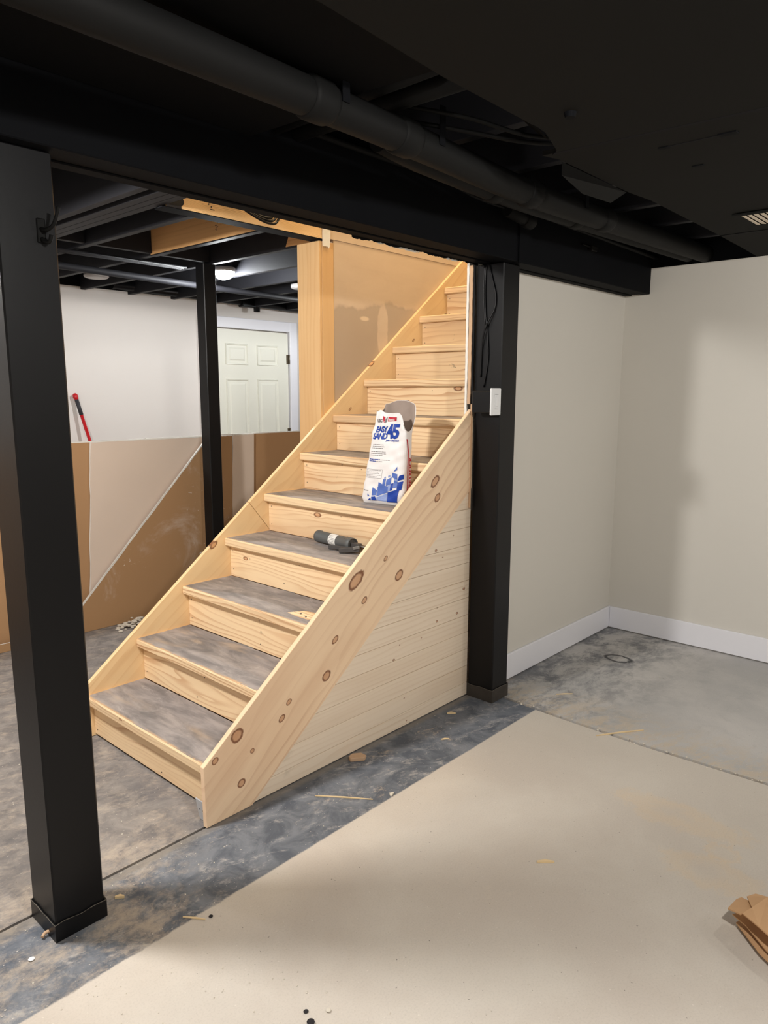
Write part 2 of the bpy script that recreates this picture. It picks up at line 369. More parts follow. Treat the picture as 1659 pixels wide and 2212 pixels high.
def tube(bm, pts, r, seg=10, caps=True, mi=0, axis=None):
    pts = [Vector(p) for p in pts]; rings = []
    rr = list(r) if isinstance(r, (list, tuple)) else [r]*len(pts)
    if len(rr) != len(pts):
        src = rr; rr = []
        for i in range(len(pts)):
            t = i/(len(pts)-1)*(len(src)-1); k = min(int(t), len(src)-2); rr.append(src[k]+(src[k+1]-src[k])*(t-k))
    prevn = None
    for i, p in enumerate(pts):
        d = axis.normalized() if axis else (pts[min(i+1, len(pts)-1)] - pts[max(i-1, 0)]).normalized()
        n = d.orthogonal().normalized() if prevn is None else (prevn - d*prevn.dot(d)).normalized()
        prevn = n; b = d.cross(n)
        rings.append([bm.verts.new(p + (n*math.cos(2*math.pi*k/seg) + b*math.sin(2*math.pi*k/seg))*rr[i]) for k in range(seg)])
    for a, b in zip(rings, rings[1:]):
        for k in range(seg):
            f = bm.faces.new((a[k], a[(k+1) % seg], b[(k+1) % seg], b[k])); f.material_index = mi; f.smooth = True
    if caps:
        bm.faces.new(rings[0][::-1]).material_index = mi; bm.faces.new(rings[-1]).material_index = mi
def spline(pts, n=8):
    P = [Vector(p) for p in pts]; out = []
    for i in range(len(P)-1):
        p0, p1, p2, p3 = P[max(i-1, 0)], P[i], P[i+1], P[min(i+2, len(P)-1)]
        for k in range(n):
            t = k/n
            out.append(0.5*((2*p1) + (p2-p0)*t + (2*p0-5*p1+4*p2-p3)*t*t + (3*p1-p0-3*p2+p3)*t**3))
    out.append(P[-1]); return out
def tubeobj(name, pts, r, mat, parent=None, seg=10, smooth_n=0):
    bm = bmesh.new(); tube(bm, spline(pts, smooth_n) if smooth_n else pts, r, seg); return link(name, bm, mat, parent)
def clip(poly, a, b, c):
    """keep the side a*x+b*z<=c of a polygon"""
    out = []
    for i in range(len(poly)):
        p, q = poly[i], poly[(i+1) % len(poly)]
        dp, dq = a*p[0]+b*p[1]-c, a*q[0]+b*q[1]-c
        if dp <= 0: out.append(p)
        if dp*dq < 0:
            t = dp/(dp-dq); out.append((p[0]+(q[0]-p[0])*t, p[1]+(q[1]-p[1])*t))
    return out

# ------------------------------------------------------------------ setting
def struct(o): o['kind'] = 'structure'; return o
YB0, YB1, ZB0, ZB1 = 1.768, 1.928, 2.007, 2.239      # beam
XR = 4.207; YA = 1.9156; ZC = 2.149                   # right wall, back wall, drywall ceiling
ZJ0, ZJ1 = 2.239, 2.470                               # joists
YF = 5.75                                             # far wall
XL, YN = -1.7, -2.6; XE = 7.0

floor = struct(box('floor', XL, XE, YN, YF+0.2, -0.06, -0.022, 'seamdark', bev=0, origin=(0, 0, 0)))
def slab(pts, mat): return prism('concrete_slab', pts, -0.022, 0.0, mat, floor, 0.0, 'Z')
slab([(XL, YN), (2.843, YN), (2.843, 0.6), (2.822, 1.10), (2.826, 1.50), (2.846, 1.95), (XL, 1.958), ], 'c_near')
slab([(2.858, YN), (XE, YN), (XE, 1.95), (2.862, 1.95), (2.846, 1.50), (2.842, 1.10), (2.862, 0.6)], 'c_right')
slab([(XL, 1.966), (XE, 1.96), (XE, YF+0.2), (XL, YF+0.2)], 'c_far')
bm = bmesh.new()                                      # dirt packed into the open joint
random.seed(3)
for i in range(48):
    y = random.uniform(0.2, 1.75); s = random.uniform(0.002, 0.006)
    x = 2.836 + (0.018 if y < 1.0 else 0) * (1.0-y) + random.uniform(-0.02, 0.02)
    bmesh.ops.create_icosphere(bm, subdivisions=1, radius=s, matrix=Matrix.Translation((x, y, s*0.3)) @ Matrix.Scale(0.5, 4, (0, 0, 1)))
tag(link('joint_dirt', bm, 'crumb', floor), kind='stuff')

struct(box('wall_right', XR, XR+0.12, YN, YA+0.1, 0, ZC, 'wall', bev=0))
wr2 = struct(box('wall_right_upper', XR, XR+0.12, YN, 1.766, ZC, 2.50, 'black_beam', bev=0))
struct(box('wall_back', 2.885, XR, YA, 1.985, 0, ZJ1, 'wall', bev=0))
struct(box('wall_stair_near', 2.75, 6.0, 1.986, 1.998, 0.9, 4.6, 'wall', bev=0))
struct(box('wall_far', XL, XE, YF, YF+0.12, 0, 2.262, 'wallfar', bev=0))
struct(box('wall_far_upper', XL, XE, YF+0.005, YF+0.12, 2.262, 2.50, 'deck', bev=0))
struct(box('wall_left', XL-0.12, XL, YN, YF, 0, 2.5, 'wallfar', bev=0))
struct(box('wall_near', XL, XR, YN-0.12, YN, 0, 2.5, 'wall', bev=0))
struct(box('wall_far_right', XE, XE+0.12, 2.0, YF, 0, 2.5, 'wallfar', bev=0))
ws = struct(box('wall_stair_far', 2.784, 6.0, 2.890, 3.050, 0.0, ZJ0, 'stairdry', bev=0, origin=(0, 0, 0)))
struct(box('wall_stair_head', 2.709, 6.0, 2.8865, 2.9265, ZJ0+0.001, ZJ1+0.015, 'stairdry', bev=0, origin=(0, 0, 0)))
struct(box('wall_stair_upper', 1.80, 6.0, 2.885, 2.97, ZJ1+0.02, 4.6, 'wall', bev=0))
struct(box('wall_stair_end', 6.0, 6.1, 1.9, 3.1, 0, 4.7, 'wall', bev=0))
struct(box('wall_stair_top', 1.70, 1.80, 1.9, 3.0, ZJ1+0.02, 4.7, 'wall', bev=0))
struct(box('wall_stair_side', 1.80, 2.74, 1.93, 2.03, ZJ1+0.02, 4.6, 'wall', bev=0))
struct(box('ceiling_stairwell', 1.70, 6.1, 1.9, 3.1, 4.6, 4.7, 'wall', bev=0))

# baseboards
def baseboard(name, x0, x1, y0, y1, side):
    bm = bmesh.new(); addbox(bm, x0, x1, y0, y1, 0.006, 0.138, 0.0025)
    return struct(link(name, bm, 'trim'))
baseboard('baseboard_back', 2.885, XR, YA-0.015, YA-0.0005, 0)
baseboard('baseboard_right', XR-0.015, XR-0.0005, YN, YA-0.016, 1)

# ceiling: deck above, joists and drywall panels as pieces
ceil = struct(box('ceiling', XL, 1.79, YN, YF+0.12, ZJ1, ZJ1+0.02, 'deck', bev=0, origin=(0, 0, 0)))
box('deck_board', 1.79, XE, 2.97, YF+0.12, ZJ1, ZJ1+0.02, 'deck', ceil, 0); box('deck_board', 1.79, XE, YN, 1.93, ZJ1, ZJ1+0.02, 'deck', ceil, 0)
box('deck_board', 2.02, 2.38, 2.98, 3.14, ZJ1-0.004, ZJ1-0.001, 'rawply', ceil, 0)
box('deck_board', 2.02, 2.38, 3.78, 3.98, ZJ1-0.004, ZJ1-0.001, 'rawply', ceil, 0)
joist_mesh = {}
for k in range(-4, 18):
    x = 0.4*k
    if abs(x-1.6) < 0.01: x = 1.612
    cut = 1.81 < x < 6.0
    if cut:
        raw = abs(x-2.4) < 0.01
        if raw: box('joist', x-0.019, x+0.019, 4.02, YF, ZJ0, ZJ1-0.001, 'black_joist', ceil, 0.002)
        j = box('joist', x-0.019, x+0.019, 2.972, 4.018 if raw else YF, ZJ0, ZJ1-0.001, 'rawjoisty' if raw else 'black_joist', ceil, 0.002)
        if raw: j['label'] = 'bare unpainted wood joist'
        if x < 4.3: box('joist', x-0.019, x+0.019, 1.10, YB1, ZJ0+0.001, ZJ1-0.001, 'black_joist', ceil, 0.002)
    else:
        box('joist', x-0.019, x+0.019, 1.10, YF, ZJ0+0.001, ZJ1-0.001, 'black_joist', ceil, 0.002)
o_ = prism('bare_patch', [(2.985, 2.25), (3.27, 2.25), (3.245, 2.30), (3.26, 2.34), (3.235, 2.38), (3.25, 2.42), (2.985, 2.42)], 2.7795, 2.7808, 'rawjoisty', ceil, 0, 'X'); o_['label'] = 'bare unpainted patch on the joist side'
# the underside of the raw joist is painted
box('joist_face', 2.381, 2.419, 2.985, 4.018, ZJ0-0.0025, ZJ0+0.004, 'black_joist', ceil, 0)
for x0 in (1.672, 1.715, 1.758):                       # trimmer of three boards beside the stair opening
    box('trimmer_board', x0, x0+0.041, YB1+0.001, YF, ZJ0, ZJ1-0.001, 'black_joist', ceil, 0.002)
box('cross_strap', 2.42, 2.78, 4.00, 4.038, ZJ0+0.01, ZJ1-0.01, 'black_joist', ceil, 0.002)
box('cross_strap', 2.02, 2.38, 4.00, 4.038, ZJ0+0.01, ZJ1-0.01, 'black_joist', ceil, 0.002)
box('cross_strap', 1.80, 1.98, 4.00, 4.038, ZJ0+0.01, ZJ1-0.01, 'black_joist', ceil, 0.002)
hd = box('header_board', 1.815, 2.708, 2.886, 2.925, ZJ0-0.007, ZJ1+0.2, 'rawjoist', ceil, 0.001); hd['label'] = 'bare unpainted wood header over the stair opening'
box('header_board', 1.80, 6.0, 2.927, 2.970, ZJ0-0.007, ZJ1, 'black_joist', ceil, 0.002)
box('leak_board', 1.632, XR-0.01, 1.84, 1.88, ZJ0+0.001, ZJ1-0.001, 'black_joist', ceil, 0)  # added board, keeps stairwell light from leaking over the beam
# ragged paint edge at the header's left end
pts = [(1.80, ZJ0-0.009), (1.80, ZJ1+0.1), (2.0, ZJ1+0.1)]
random.seed(17); zz = [ZJ1+0.02-(ZJ1+0.029-ZJ0)*k/22 for k in range(23)]
xx = [1.945-0.075*k/22+0.016*mnoise.noise((k*0.9, 3, 1))+random.uniform(-.007, .007) for k in range(23)]
prism('paint_edge', pts + list(zip(xx, zz)), 2.8845, 2.8862, 'black_joist', ceil)
def stamp(ox, oz, plane, seed):
    random.seed(seed); P_ = []
    for k in range(11):
        a_, b_ = random.uniform(0, .030), 0.010*k; w_, h_ = random.choice(((.022, .004), (.004, .008), (.016, .004), (.005, .009)))
        P_.append((ox+a_*0.6, oz-b_*0.9, w_, h_))
    bm = bmesh.new()
    for a_, b_, w_, h_ in P_:
        q_ = [(a_, b_), (a_+w_, b_), (a_+w_, b_+h_), (a_, b_+h_)]
        bm.faces.new([bm.verts.new((u, 2.8856, v) if plane == 'Y' else (2.3805, u, v)) for u, v in q_])
    return tag(link('ink_stamp', bm, 'ink', ceil), kind='stuff')
stamp(2.005, 2.345, 'Y', 3); stamp(3.335, 2.375, 'X', 4)
# black underside lip of the header
box('header_lip', 1.79, 2.70, 2.8843, 2.972, ZJ0-0.010, ZJ0-0.0065, 'black_beam', ceil, 0.001)

def panel(pts, z0, z1, mt='panel'): return prism('drywall_panel', pts, z0, z1, mt, ceil, 0.0, 'Z')
panel([(XL, YN), (2.020, YN), (2.068, 0.60), (2.030, 1.165), (2.012, 1.150), (1.86, 1.100), (1.812, 1.095), (1.39, 1.090), (1.0, 1.062), (XL, 1.05)], ZC, ZC+0.013)
panel([(2.028, YN), (3.552, YN), (3.552, 1.19), (2.75, 1.176), (2.60, 1.190), (2.10, 1.190), (2.034, 1.21), (2.036, 1.165), (2.074, 0.60)], ZC+0.002, ZC+0.015)
panel([(3.560, YN), (XR-0.001, YN), (XR-0.001, 1.215), (3.9, 1.20), (3.56, 1.19)], ZC+0.001, ZC+0.014)
panel([(XL, 1.07), (1.0, 1.075), (1.392, 1.098), (1.372, 1.30), (1.39, 1.55), (1.38, 1.765), (XL, 1.765)], ZC+0.018, ZC+0.031, 'panel2')
prism('seam_shade_strip', [(2.017, -1.5), (2.031, -1.5), (2.077, 0.60), (2.040, 1.18), (2.026, 1.165), (2.063, 0.60)], ZC-0.0006, ZC+0.004, 'deck', ceil, 0, 'Z')  # dark strips over the panel gaps, standing in for their shade
prism('seam_shade_strip', [(3.552, -1.5), (3.560, -1.5), (3.560, 1.19), (3.552, 1.19)], ZC-0.0006, ZC+0.004, 'deck', ceil, 0, 'Z')
# torn flaps hanging at the cut edge
def flap(pts, mat='panel'):
    bm = bmesh.new(); v = [bm.verts.new(p) for p in pts]; f = bm.faces.new(v)
    r = bmesh.ops.solidify(bm, geom=[f], thickness=0.006); bmesh.ops.recalc_face_normals(bm, faces=bm.faces)
    return link('torn_flap', bm, mat, ceil)
flap([(1.812, 1.097, ZC), (1.93, 1.125, ZC), (1.985, 1.20, ZC+0.050), (1.86, 1.18, ZC+0.055)])
flap([(2.12, 1.192, ZC), (2.58, 1.192, ZC), (2.55, 1.235, ZC-0.034), (2.36, 1.245, ZC-0.038), (2.18, 1.225, ZC-0.02)])
bm = bmesh.new(); bmesh.ops.create_cone(bm, cap_ends=True, segments=20, radius1=0.013, radius2=0.016, depth=0.012, matrix=Matrix.Translation((1.774, 0.980, ZC-0.006)))
link('ceiling_plug', bm, 'black_beam', ceil)
box('patched_slot', 2.196, 2.203, 0.71, 0.915, ZC+0.0005, ZC+0.004, 'deck', ceil, 0.0)
for (x0, x1, y0, y1) in ((2.190, 2.210, 0.895, 0.925), (2.188, 2.214, 0.71, 0.76), (2.43, 2.446, 0.88, 0.915)):
    box('patched_slot', x0, x1, y0, y1, ZC-0.001, ZC+0.003, 'black_beam', ceil, 0.001)
# air grille in the drywall ceiling
gr = thing('ceiling_grille', 'pale slatted air grille set in the black drywall ceiling by the right frame edge', 'vent', (3.30, 0.90, ZC))
bm = bmesh.new()
for (x0, x1, y0, y1) in ((3.165, 3.19, 0.66, 1.02), (3.40, 3.425, 0.66, 1.02), (3.19, 3.40, 0.995, 1.02), (3.19, 3.40, 0.66, 0.685)):
    addbox(bm, x0-3.30, x1-3.30, y0-0.90, y1-0.90, -0.007, -0.0005, 0.001)
link('grille_frame', bm, 'panel', gr)
for i in range(14):
    y = 0.988 - i*0.0225
    bm = bmesh.new(); addbox(bm, -0.109, 0.099, -0.0085, 0.0085, -0.0012, 0.0012, 0)
    bmesh.ops.rotate(bm, verts=bm.verts, cent=(0, 0, 0), matrix=Matrix.Rotation(R(10), 3, 'X'))
    link('slat', bm, 'grille', gr, (0, y-0.90, -0.004))

# ------------------------------------------------------------------ beam
bt = thing('ceiling_beam', 'long black laminated beam carried by the two black posts', 'beam', (0, 0, ZB0))
w3 = (YB1-YB0)/3
for i in range(3):
    y0 = YB0+i*w3; box('beam_ply', XL, 2.795, y0+0.0012, y0+w3-0.0012, ZB0+(0.004 if i == 1 else 0), ZB1-0.001, 'black_beam', bt, 0.003)
    box('beam_ply', 2.798, XR-0.001, y0+0.0012, y0+w3-0.0012, ZB0+(0.004 if i == 1 else 0), ZB1-0.001, 'black_beam', bt, 0.003)
box('splice_board', 2.80, 2.884, YB0-0.009, YB0+0.0005, ZB0-0.004, ZB1-0.03, 'black_beam', bt, 0.002)

def fringe(y, x0, x1, depth, mat, seed, name):
    random.seed(seed); n = int((x1-x0)/0.006); lowe = []; d = depth*0.5
    for i in range(n+1):
        d = min(depth, max(0.0015, d + random.uniform(-.35, .35)*depth)); lowe.append((x0+(x1-x0)*i/n, ZB0-d))
    return prism(name, lowe + [(x1, ZB0+0.004), (x0, ZB0+0.004)], y, y+0.0015, mat, bt, 0, 'Y', (0, 0, -ZB0))
fringe(YB1+0.0012, 2.05, 2.735, 0.010, 'gyp', 4, 'torn_paper')
fringe(YB1+0.0002, 1.95, 2.735, 0.008, 'black', 5, 'paint_fringe')
# ------------------------------------------------------------------ posts
def post(x0, x1, y0, y1, ztop, label, lean=0.0):
    t = thing('support_post', label, 'post', (x0, y0, 0))
    bm = bmesh.new(); addbox(bm, 0, x1-x0, 0, y1-y0, 0.001, ztop, 0.004)
    for v in bm.verts:
        if v.co.z > 1: v.co.x -= lean
    link('shaft', bm, 'black', t)
    return t
pl = post(0.6974, 0.8331, 1.8066, 1.9537, ZB0-0.001, 'square black post nearest the viewer with a double coat hook', 0.009)
pr = post(2.7541, 2.8815, 1.806, 1.9459, ZB0-0.001, 'square black post with light switch and taped cables beside plank stair side')
M['wrap'] = plain('dusty_grey_wrap', (70, 65, 60), 0.7, 0.2, 0.25, 14)
M['caulk'] = plain('dusty_pale_edge', (104, 98, 90), 0.85, 0.1, 0.15, 30)
def basewrap(t, w, d, h, rag, mt='black'):
    bm = bmesh.new(); n = 10; random.seed(rag)
    ring = [(-0.004, -0.004), (w+0.004, -0.004), (w+0.004, d+0.004), (-0.004, d+0.004)]
    for i in range(4):
        a, b = Vector(ring[i]+(0,)), Vector(ring[(i+1) % 4]+(0,)); nn = Vector(((b-a).y, -(b-a).x, 0)).normalized()
        for k in range(n):
            p, q = a.lerp(b, k/n), a.lerp(b, (k+1)/n)
            z0 = h + 0.006*mnoise.noise((p*23+Vector((rag, 0, 0)))); z1 = h + 0.006*mnoise.noise((q*23+Vector((rag, 0, 0))))
            vs = [bm.verts.new(c) for c in (p+Vector((0, 0, .001)), q+Vector((0, 0, .001)), q+Vector((0, 0, z1)), p+Vector((0, 0, z0)))]
            vi = [bm.verts.new(c.co - nn*0.0035) for c in vs[2:]]
            bm.faces.new(vs); bm.faces.new((vs[3], vs[2], vi[0], vi[1]))
    bmesh.ops.remove_doubles(bm, verts=bm.verts, dist=0.0004)
    link('base_wrap', bm, mt, t)
    b2 = bmesh.new(); pts = []
    for i in (0, 1, 3):
        a, b = Vector(ring[i]+(0,)), Vector(ring[(i+1) % 4]+(0,)); pl_ = [a.lerp(b, k/14) for k in range(15)]
        tube(b2, [p+Vector((0, 0, h + 0.006*mnoise.noise(p*23+Vector((rag, 0, 0))))) for p in pl_], [random.uniform(0.0006, 0.0016) for _ in pl_], 5)
    return link('dusty_edge', b2, 'caulk', t)
basewrap(pl, 0.1357, 0.1471, 0.052, 3); basewrap(pr, 0.1274, 0.1399, 0.062, 8, 'wrap')
# coat hook on the near post
hk = thing('coat_hook', 'small black double coat hook high on the nearest post', 'hook', (0.787, 1.8066, 1.825))
bm = bmesh.new(); addbox(bm, -0.010, 0.010, -0.003, -0.0003, -0.028, 0.028, 0.002); link('back_plate', bm, 'black_pipe', hk)
tubeobj('prong', [(0, -0.003, 0.004), (0.004, -0.022, 0.000), (0.012, -0.042, 0.010), (0.018, -0.052, 0.036), (0.020, -0.054, 0.048)], [.005, .005, .0045, .004, .005], 'black_pipe', hk, 8, 4)
tubeobj('prong', [(0, -0.003, -0.018), (0.003, -0.014, -0.026), (0.008, -0.026, -0.026), (0.010, -0.032, -0.012)], [.005, .005, .0045, .005], 'black_pipe', hk, 8, 4)
# middle post of the far room
mp = post(2.715, 2.805, 3.975, 4.065, ZJ0-0.002, 'slim black post in front of the stacked drywall sheets')

# cables and switch on the right post
def cable(pts, label, r=0.0035):
    return tag(tubeobj('cable', pts, r, 'black', None, 8, 6), label, 'cable')
XP = 2.7541
cable([(XP-.004, 1.897, 2.0), (XP-.004, 1.899, 1.90), (XP-.005, 1.893, 1.80), (XP-.006, 1.885, 1.75), (XP-.005, 1.880, 1.70), (XP-.004, 1.874, 1.60), (XP-.006, 1.893, 1.475)],
      'thin black cable running straight down the right post to the switch box')
cable([(XP-.004, 1.880, 2.0), (XP-.005, 1.858, 1.93), (XP-.005, 1.842, 1.87), (XP-.007, 1.846, 1.81), (XP-.0145, 1.884, 1.735), (XP-.007, 1.907, 1.65), (XP-.004, 1.911, 1.52)],
      'thin black cable bowing out and crossing the other on the right post')
cable([(XP-.004, 1.905, 2.0), (XP-.004, 1.906, 1.88), (XP-.0045, 1.898, 1.78), (XP-.005, 1.890, 1.735)], 'short black cable along the far edge of the right post')
sw = thing('light_switch', 'white dimmer switch plate on a black box on the right post', 'switch', (2.70, 1.80, 1.413))
bm = bmesh.new(); addbox(bm, -0.012, 0.0535, -0.004, 0.112, -0.050, 0.047, 0.003); link('switch_box', bm, 'black', sw)
bm = bmesh.new(); addbox(bm, -0.047, 0.031, -0.013, -0.0055, -0.059, 0.058, 0.003); link('cover_plate', bm, 'white', sw)
bm = bmesh.new(); addbox(bm, -0.022, 0.008, -0.0145, -0.0128, -0.034, 0.034, 0.001); fr_ = link('dimmer_insert', bm, 'white', sw)
bm = bmesh.new(); addbox(bm, -0.0125, 0.000, -0.0185, -0.0142, -0.020, 0.024, 0.0015); link('dimmer_slider', bm, 'white', fr_)
bm = bmesh.new(); addbox(bm, -0.012, 0.0, -0.0175, -0.0142, -0.032, -0.024, 0.001); link('rocker', bm, 'white', fr_)
bm = bmesh.new()
addbox(bm, -0.020, 0.006, -0.0151, -0.0144, 0.030, 0.0315); addbox(bm, -0.020, 0.006, -0.0151, -0.0144, -0.0325, -0.031); addbox(bm, 0.0012, 0.0022, -0.0151, -0.0144, -0.021, 0.025)
link('seam_lines', bm, 'greyink', fr_)
for z in (0.044, -0.046):
    bm = bmesh.new(); tube(bm, [(-0.018, -0.006, z), (-0.018, 0.004, z)], 0.003, 8); link('screw', bm, 'steel', sw)

# ------------------------------------------------------------------ overhead pipes
YPp = 1.290
dp = thing('drain_pipe', 'large black drain pipe running under the ceiling beside the beam', 'pipe', (0, 0, 0))
DP = spline([(XL, 1.22, 2.065), (-0.5, 1.25, 2.08), (0.6, 1.300, 2.105), (1.5, 1.365, 2.128), (2.3, 1.455, 2.15), (3.0, 1.478, 2.168), (XR-0.002, 1.475, 2.192)], 10)
def dpat(x):
    for p, q in zip(DP, DP[1:]):
        if p.x <= x <= q.x: return p.lerp(q, (x-p.x)/(q.x-p.x))
    return DP[-1]
bm = bmesh.new(); tube(bm, DP, 0.043, 20); link('pipe_run', bm, 'black_pipe', dp)
for x in (1.20, 1.545, 2.33, 2.95): 
    bm = bmesh.new(); tube(bm, [dpat(x), dpat(x+.012), dpat(x+.07), dpat(x+.085)], [0.0435, 0.049, 0.049, 0.0435], 20); link('coupling', bm, 'black_pipe', dp)
for x in (1.30, 1.72, 2.75):
    bm = bmesh.new(); c0 = dpat(x); addbox(bm, x-0.012, x+0.012, c0.y-0.047, c0.y-0.044, c0.z, ZJ0-0.002, 0.0005); link('hanger_strap', bm, 'black_beam', dp)
d2 = thing('vent_pipe', 'second black pipe hanging close along the drain pipe', 'pipe', (0, 0, 0))
VP = [dpat(1.58+0.02*i)+Vector((0, 0.083, 0.012*(1-min(1, i/8)))) for i in range(0, 131, 5)]
bm = bmesh.new(); tube(bm, VP, 0.034, 18); link('pipe_run', bm, 'black_pipe', d2)
for x in (2.22, 2.86):
    o_ = Vector((0, 0.083, 0)); bm = bmesh.new(); tube(bm, [dpat(x)+o_, dpat(x+.01)+o_, dpat(x+.06)+o_, dpat(x+.07)+o_], [0.0345, 0.0385, 0.0385, 0.0345], 18); link('coupling', bm, 'black_pipe', d2)
tag(tubeobj('conduit', [(1.60, 1.745, 2.226), (2.45, 1.748, 2.226), (3.3, 1.745, 2.21), (XR-0.01, 1.74, 2.20)], 0.010, 'black_pipe', None, 10), 'thin black conduit along the top of the beam', 'pipe')
st = thing('cleanout_stub', 'short capped black pipe stub sticking out over the right post', 'pipe', (2.60, 1.700, 2.165))
bm = bmesh.new(); tube(bm, [(0, 0.0, 0.01), (0.10, 0.0, 0.0), (0.135, 0.0, -0.004)], 0.027, 16); link('pipe_run', bm, 'black_pipe', st)
bm = bmesh.new(); tube(bm, [(0.125, 0.0, -0.004), (0.132, 0, -0.004), (0.185, 0, -0.009), (0.19, 0, -0.009)], [0.028, 0.032, 0.032, 0.028], 16); link('cap', bm, 'black_pipe', st)
tag(tubeobj('branch_pipe', [(1.475, 1.10, 2.22), (1.475, 1.765, 2.215)], 0.020, 'black_pipe', None, 12), 'black branch pipe crossing the open ceiling strip nearest the dark panel', 'pipe')
tag(tubeobj('branch_pipe', [(1.565, 1.10, 2.215), (1.555, 1.765, 2.222)], 0.028, 'black_pipe', None, 14), 'thicker black branch pipe crossing the open ceiling strip', 'pipe')
tag(tubeobj('cable', [(1.60, 1.40, 2.22), (1.75, 1.28, 2.20), (1.88, 1.19, 2.17), (2.0, 1.15, 2.18)], 0.006, 'black_pipe', None, 8, 8), 'upper black cable looping across the ceiling slot', 'cable')
tag(tubeobj('cable', [(1.66, 1.42, 2.20), (1.80, 1.29, 2.175), (1.90, 1.21, 2.16), (2.02, 1.16, 2.17)], 0.006, 'black_pipe', None, 8, 8), 'lower black cable looping across the ceiling slot', 'cable')
tag(tubeobj('cable', [(2.05, 1.70, 2.226), (2.22, 1.715, 2.212), (2.40, 1.72, 2.19), (2.58, 1.700, 2.178)], 0.006, 'black_pipe', None, 8, 6), 'black cable drooping along the beam top to the capped stub', 'cable')
bm = bmesh.new(); addbox(bm, -0.03, 0.03, -0.02, 0.0, -0.012, 0.012, 0.003); tube(bm, [(-0.03, -0.01, 0.004), (-0.10, -0.004, 0.01)], 0.004, 6)
tag(link('cable_clamp', bm, 'black_pipe', None, (3.46, YB0-0.002, 2.15)), 'small black cable clamp on the face of the beam near the right wall', 'clamp')

cc_ = thing('cable_coil', 'loops of black cable hanging under the bare wood header', 'cable', (2.20, 2.84, 2.30))
for k_ in range(4):
    q_ = 0.012*k_
    tubeobj('cable_loop', [(-0.13+q_, 0.02-0.004*k_, 0.12), (-0.105+q_, 0.01, 0.03+q_*.5), (-0.045, 0.004*k_, -0.016+q_*0.8), (0.04, 0.004*k_-.01, -0.052+q_*0.8), (0.11, -0.006, -0.062+q_), (0.165-q_, 0.0, -0.045+q_), (0.21-q_, 0.01, 0.05), (0.22, 0.02, 0.12)], 0.006, 'black', cc_, 7, 6)
# far-room ceiling pipes and lamps
tag(tubeobj('sprinkler_pipe', [(0.6, 4.30, 2.185), (2.0, 4.46, 2.19), (3.2, 4.60, 2.195), (6.5, 4.9, 2.2)], 0.021, 'black_joist', None, 14), 'long dark grey pipe hung under the far room joists', 'pipe')
for i, (dy, lab) in enumerate(((0, 'nearest of three thin wires strung under the far joists'), (0.03, 'middle of three thin wires strung under the far joists'), (0.06, 'farthest of three thin wires strung under the far joists'))):
    tag(tubeobj('wire', [(0.6, 4.14+dy, 2.225), (1.8, 4.15+dy, 2.226), (2.72, 4.17+dy, 2.228)], 0.0075, 'black_joist', None, 6), lab, 'cable')
wp = thing('wall_pipe', 'black pipe with valve along the top of the far wall', 'pipe', (0, 5.66, 2.265))
bm = bmesh.new(); tube(bm, [(3.0, 0, 0.03), (4.2, 0, 0.01), (6.9, 0, -0.04)], 0.035, 12); link('pipe_run', bm, 'black', wp)
bm = bmesh.new(); tube(bm, [(4.42, -0.03, -0.075), (4.42, -0.03, 0.04)], [0.03, 0.035], 10); addbox(bm, 4.25, 4.40, -0.05, 0.03, -0.04, 0.03, 0.006); link('valve', bm, 'black', wp)
bm = bmesh.new(); tube(bm, [(5.18, 0, 0.03), (5.18, -0.03, -0.03), (5.18, 0.0, -0.075)], 0.012, 8); link('pipe_clip', bm, 'black', wp)
def puck(loc, r, lens, label, group=None):
    t = thing('ceiling_light', label, 'light', loc)
    bm = bmesh.new(); tube(bm, [(0, 0, 0.0), (0, 0, -0.022), (0, 0, -0.028)], [r, r, r*0.93], 24); link('housing', bm, 'lampoff', t)
    h = 0.05 if lens == 'lit' else 0.008
    bm = bmesh.new(); tube(bm, [(0, 0, -0.0285-h*k) for k in (0, .35, .65, .88, 1.0)], [r*0.9*q for q in (1, .94, .77, .5, .15)], 24, axis=Vector((0, 0, -1))); link('lens', bm, lens, t)
    if loc[2] < ZJ1-0.01:
        bm = bmesh.new(); addbox(bm, -0.045, 0.045, -0.045, 0.045, 0.001, ZJ1-0.002-loc[2], 0.002); link('junction_box', bm, 'black_joist', t)
    return t
puck((3.09, 4.29, 2.285), 0.082, 'lit', 'glowing round ceiling light in the far room beside the slim post')
puck((2.60, 5.12, 2.275), 0.085, 'lampoff', 'unlit round ceiling light at left above the far white wall')
puck((3.81, 4.30, 2.25), 0.085, 'lampoff', 'unlit round ceiling light by the wood wrapped column')

# ------------------------------------------------------------------ far door
X0, X1, ZT = 3.98, 4.862, 2.022
dr = struct(box('door_1', X0, X1, YF+0.010, YF+0.045, 0.01, ZT, 'door', bev=0.001, origin=(0, 0, 0)))
dr.location = (0, -0.047, 0)
def raised(x0, x1, z0, z1):
    bm = bmesh.new(); y = YF+0.010; rings = []
    for ins, dep in ((0, -0.0005), (0.004, -0.010), (0.012, -0.008), (0.022, 0.008), (0.052, -0.008)):
        rings.append([bm.verts.new(p) for p in ((x0+ins, y+dep, z0+ins), (x1-ins, y+dep, z0+ins), (x1-ins, y+dep, z1-ins), (x0+ins, y+dep, z1-ins))])
    for a, b in zip(rings, rings[1:]):
        for k in range(4): bm.faces.new((a[k], a[(k+1) % 4], b[(k+1) % 4], b[k]))
    bm.faces.new(rings[-1]); bmesh.ops.recalc_face_normals(bm, faces=bm.faces)
    return link('door_panel', bm, 'door', dr)
for (a, b) in ((4.106, 4.365), (4.469, 4.732)):
    raised(a, b, 1.70, 1.895); raised(a, b, 0.86, 1.57); raised(a, b, 0.20, 0.72)
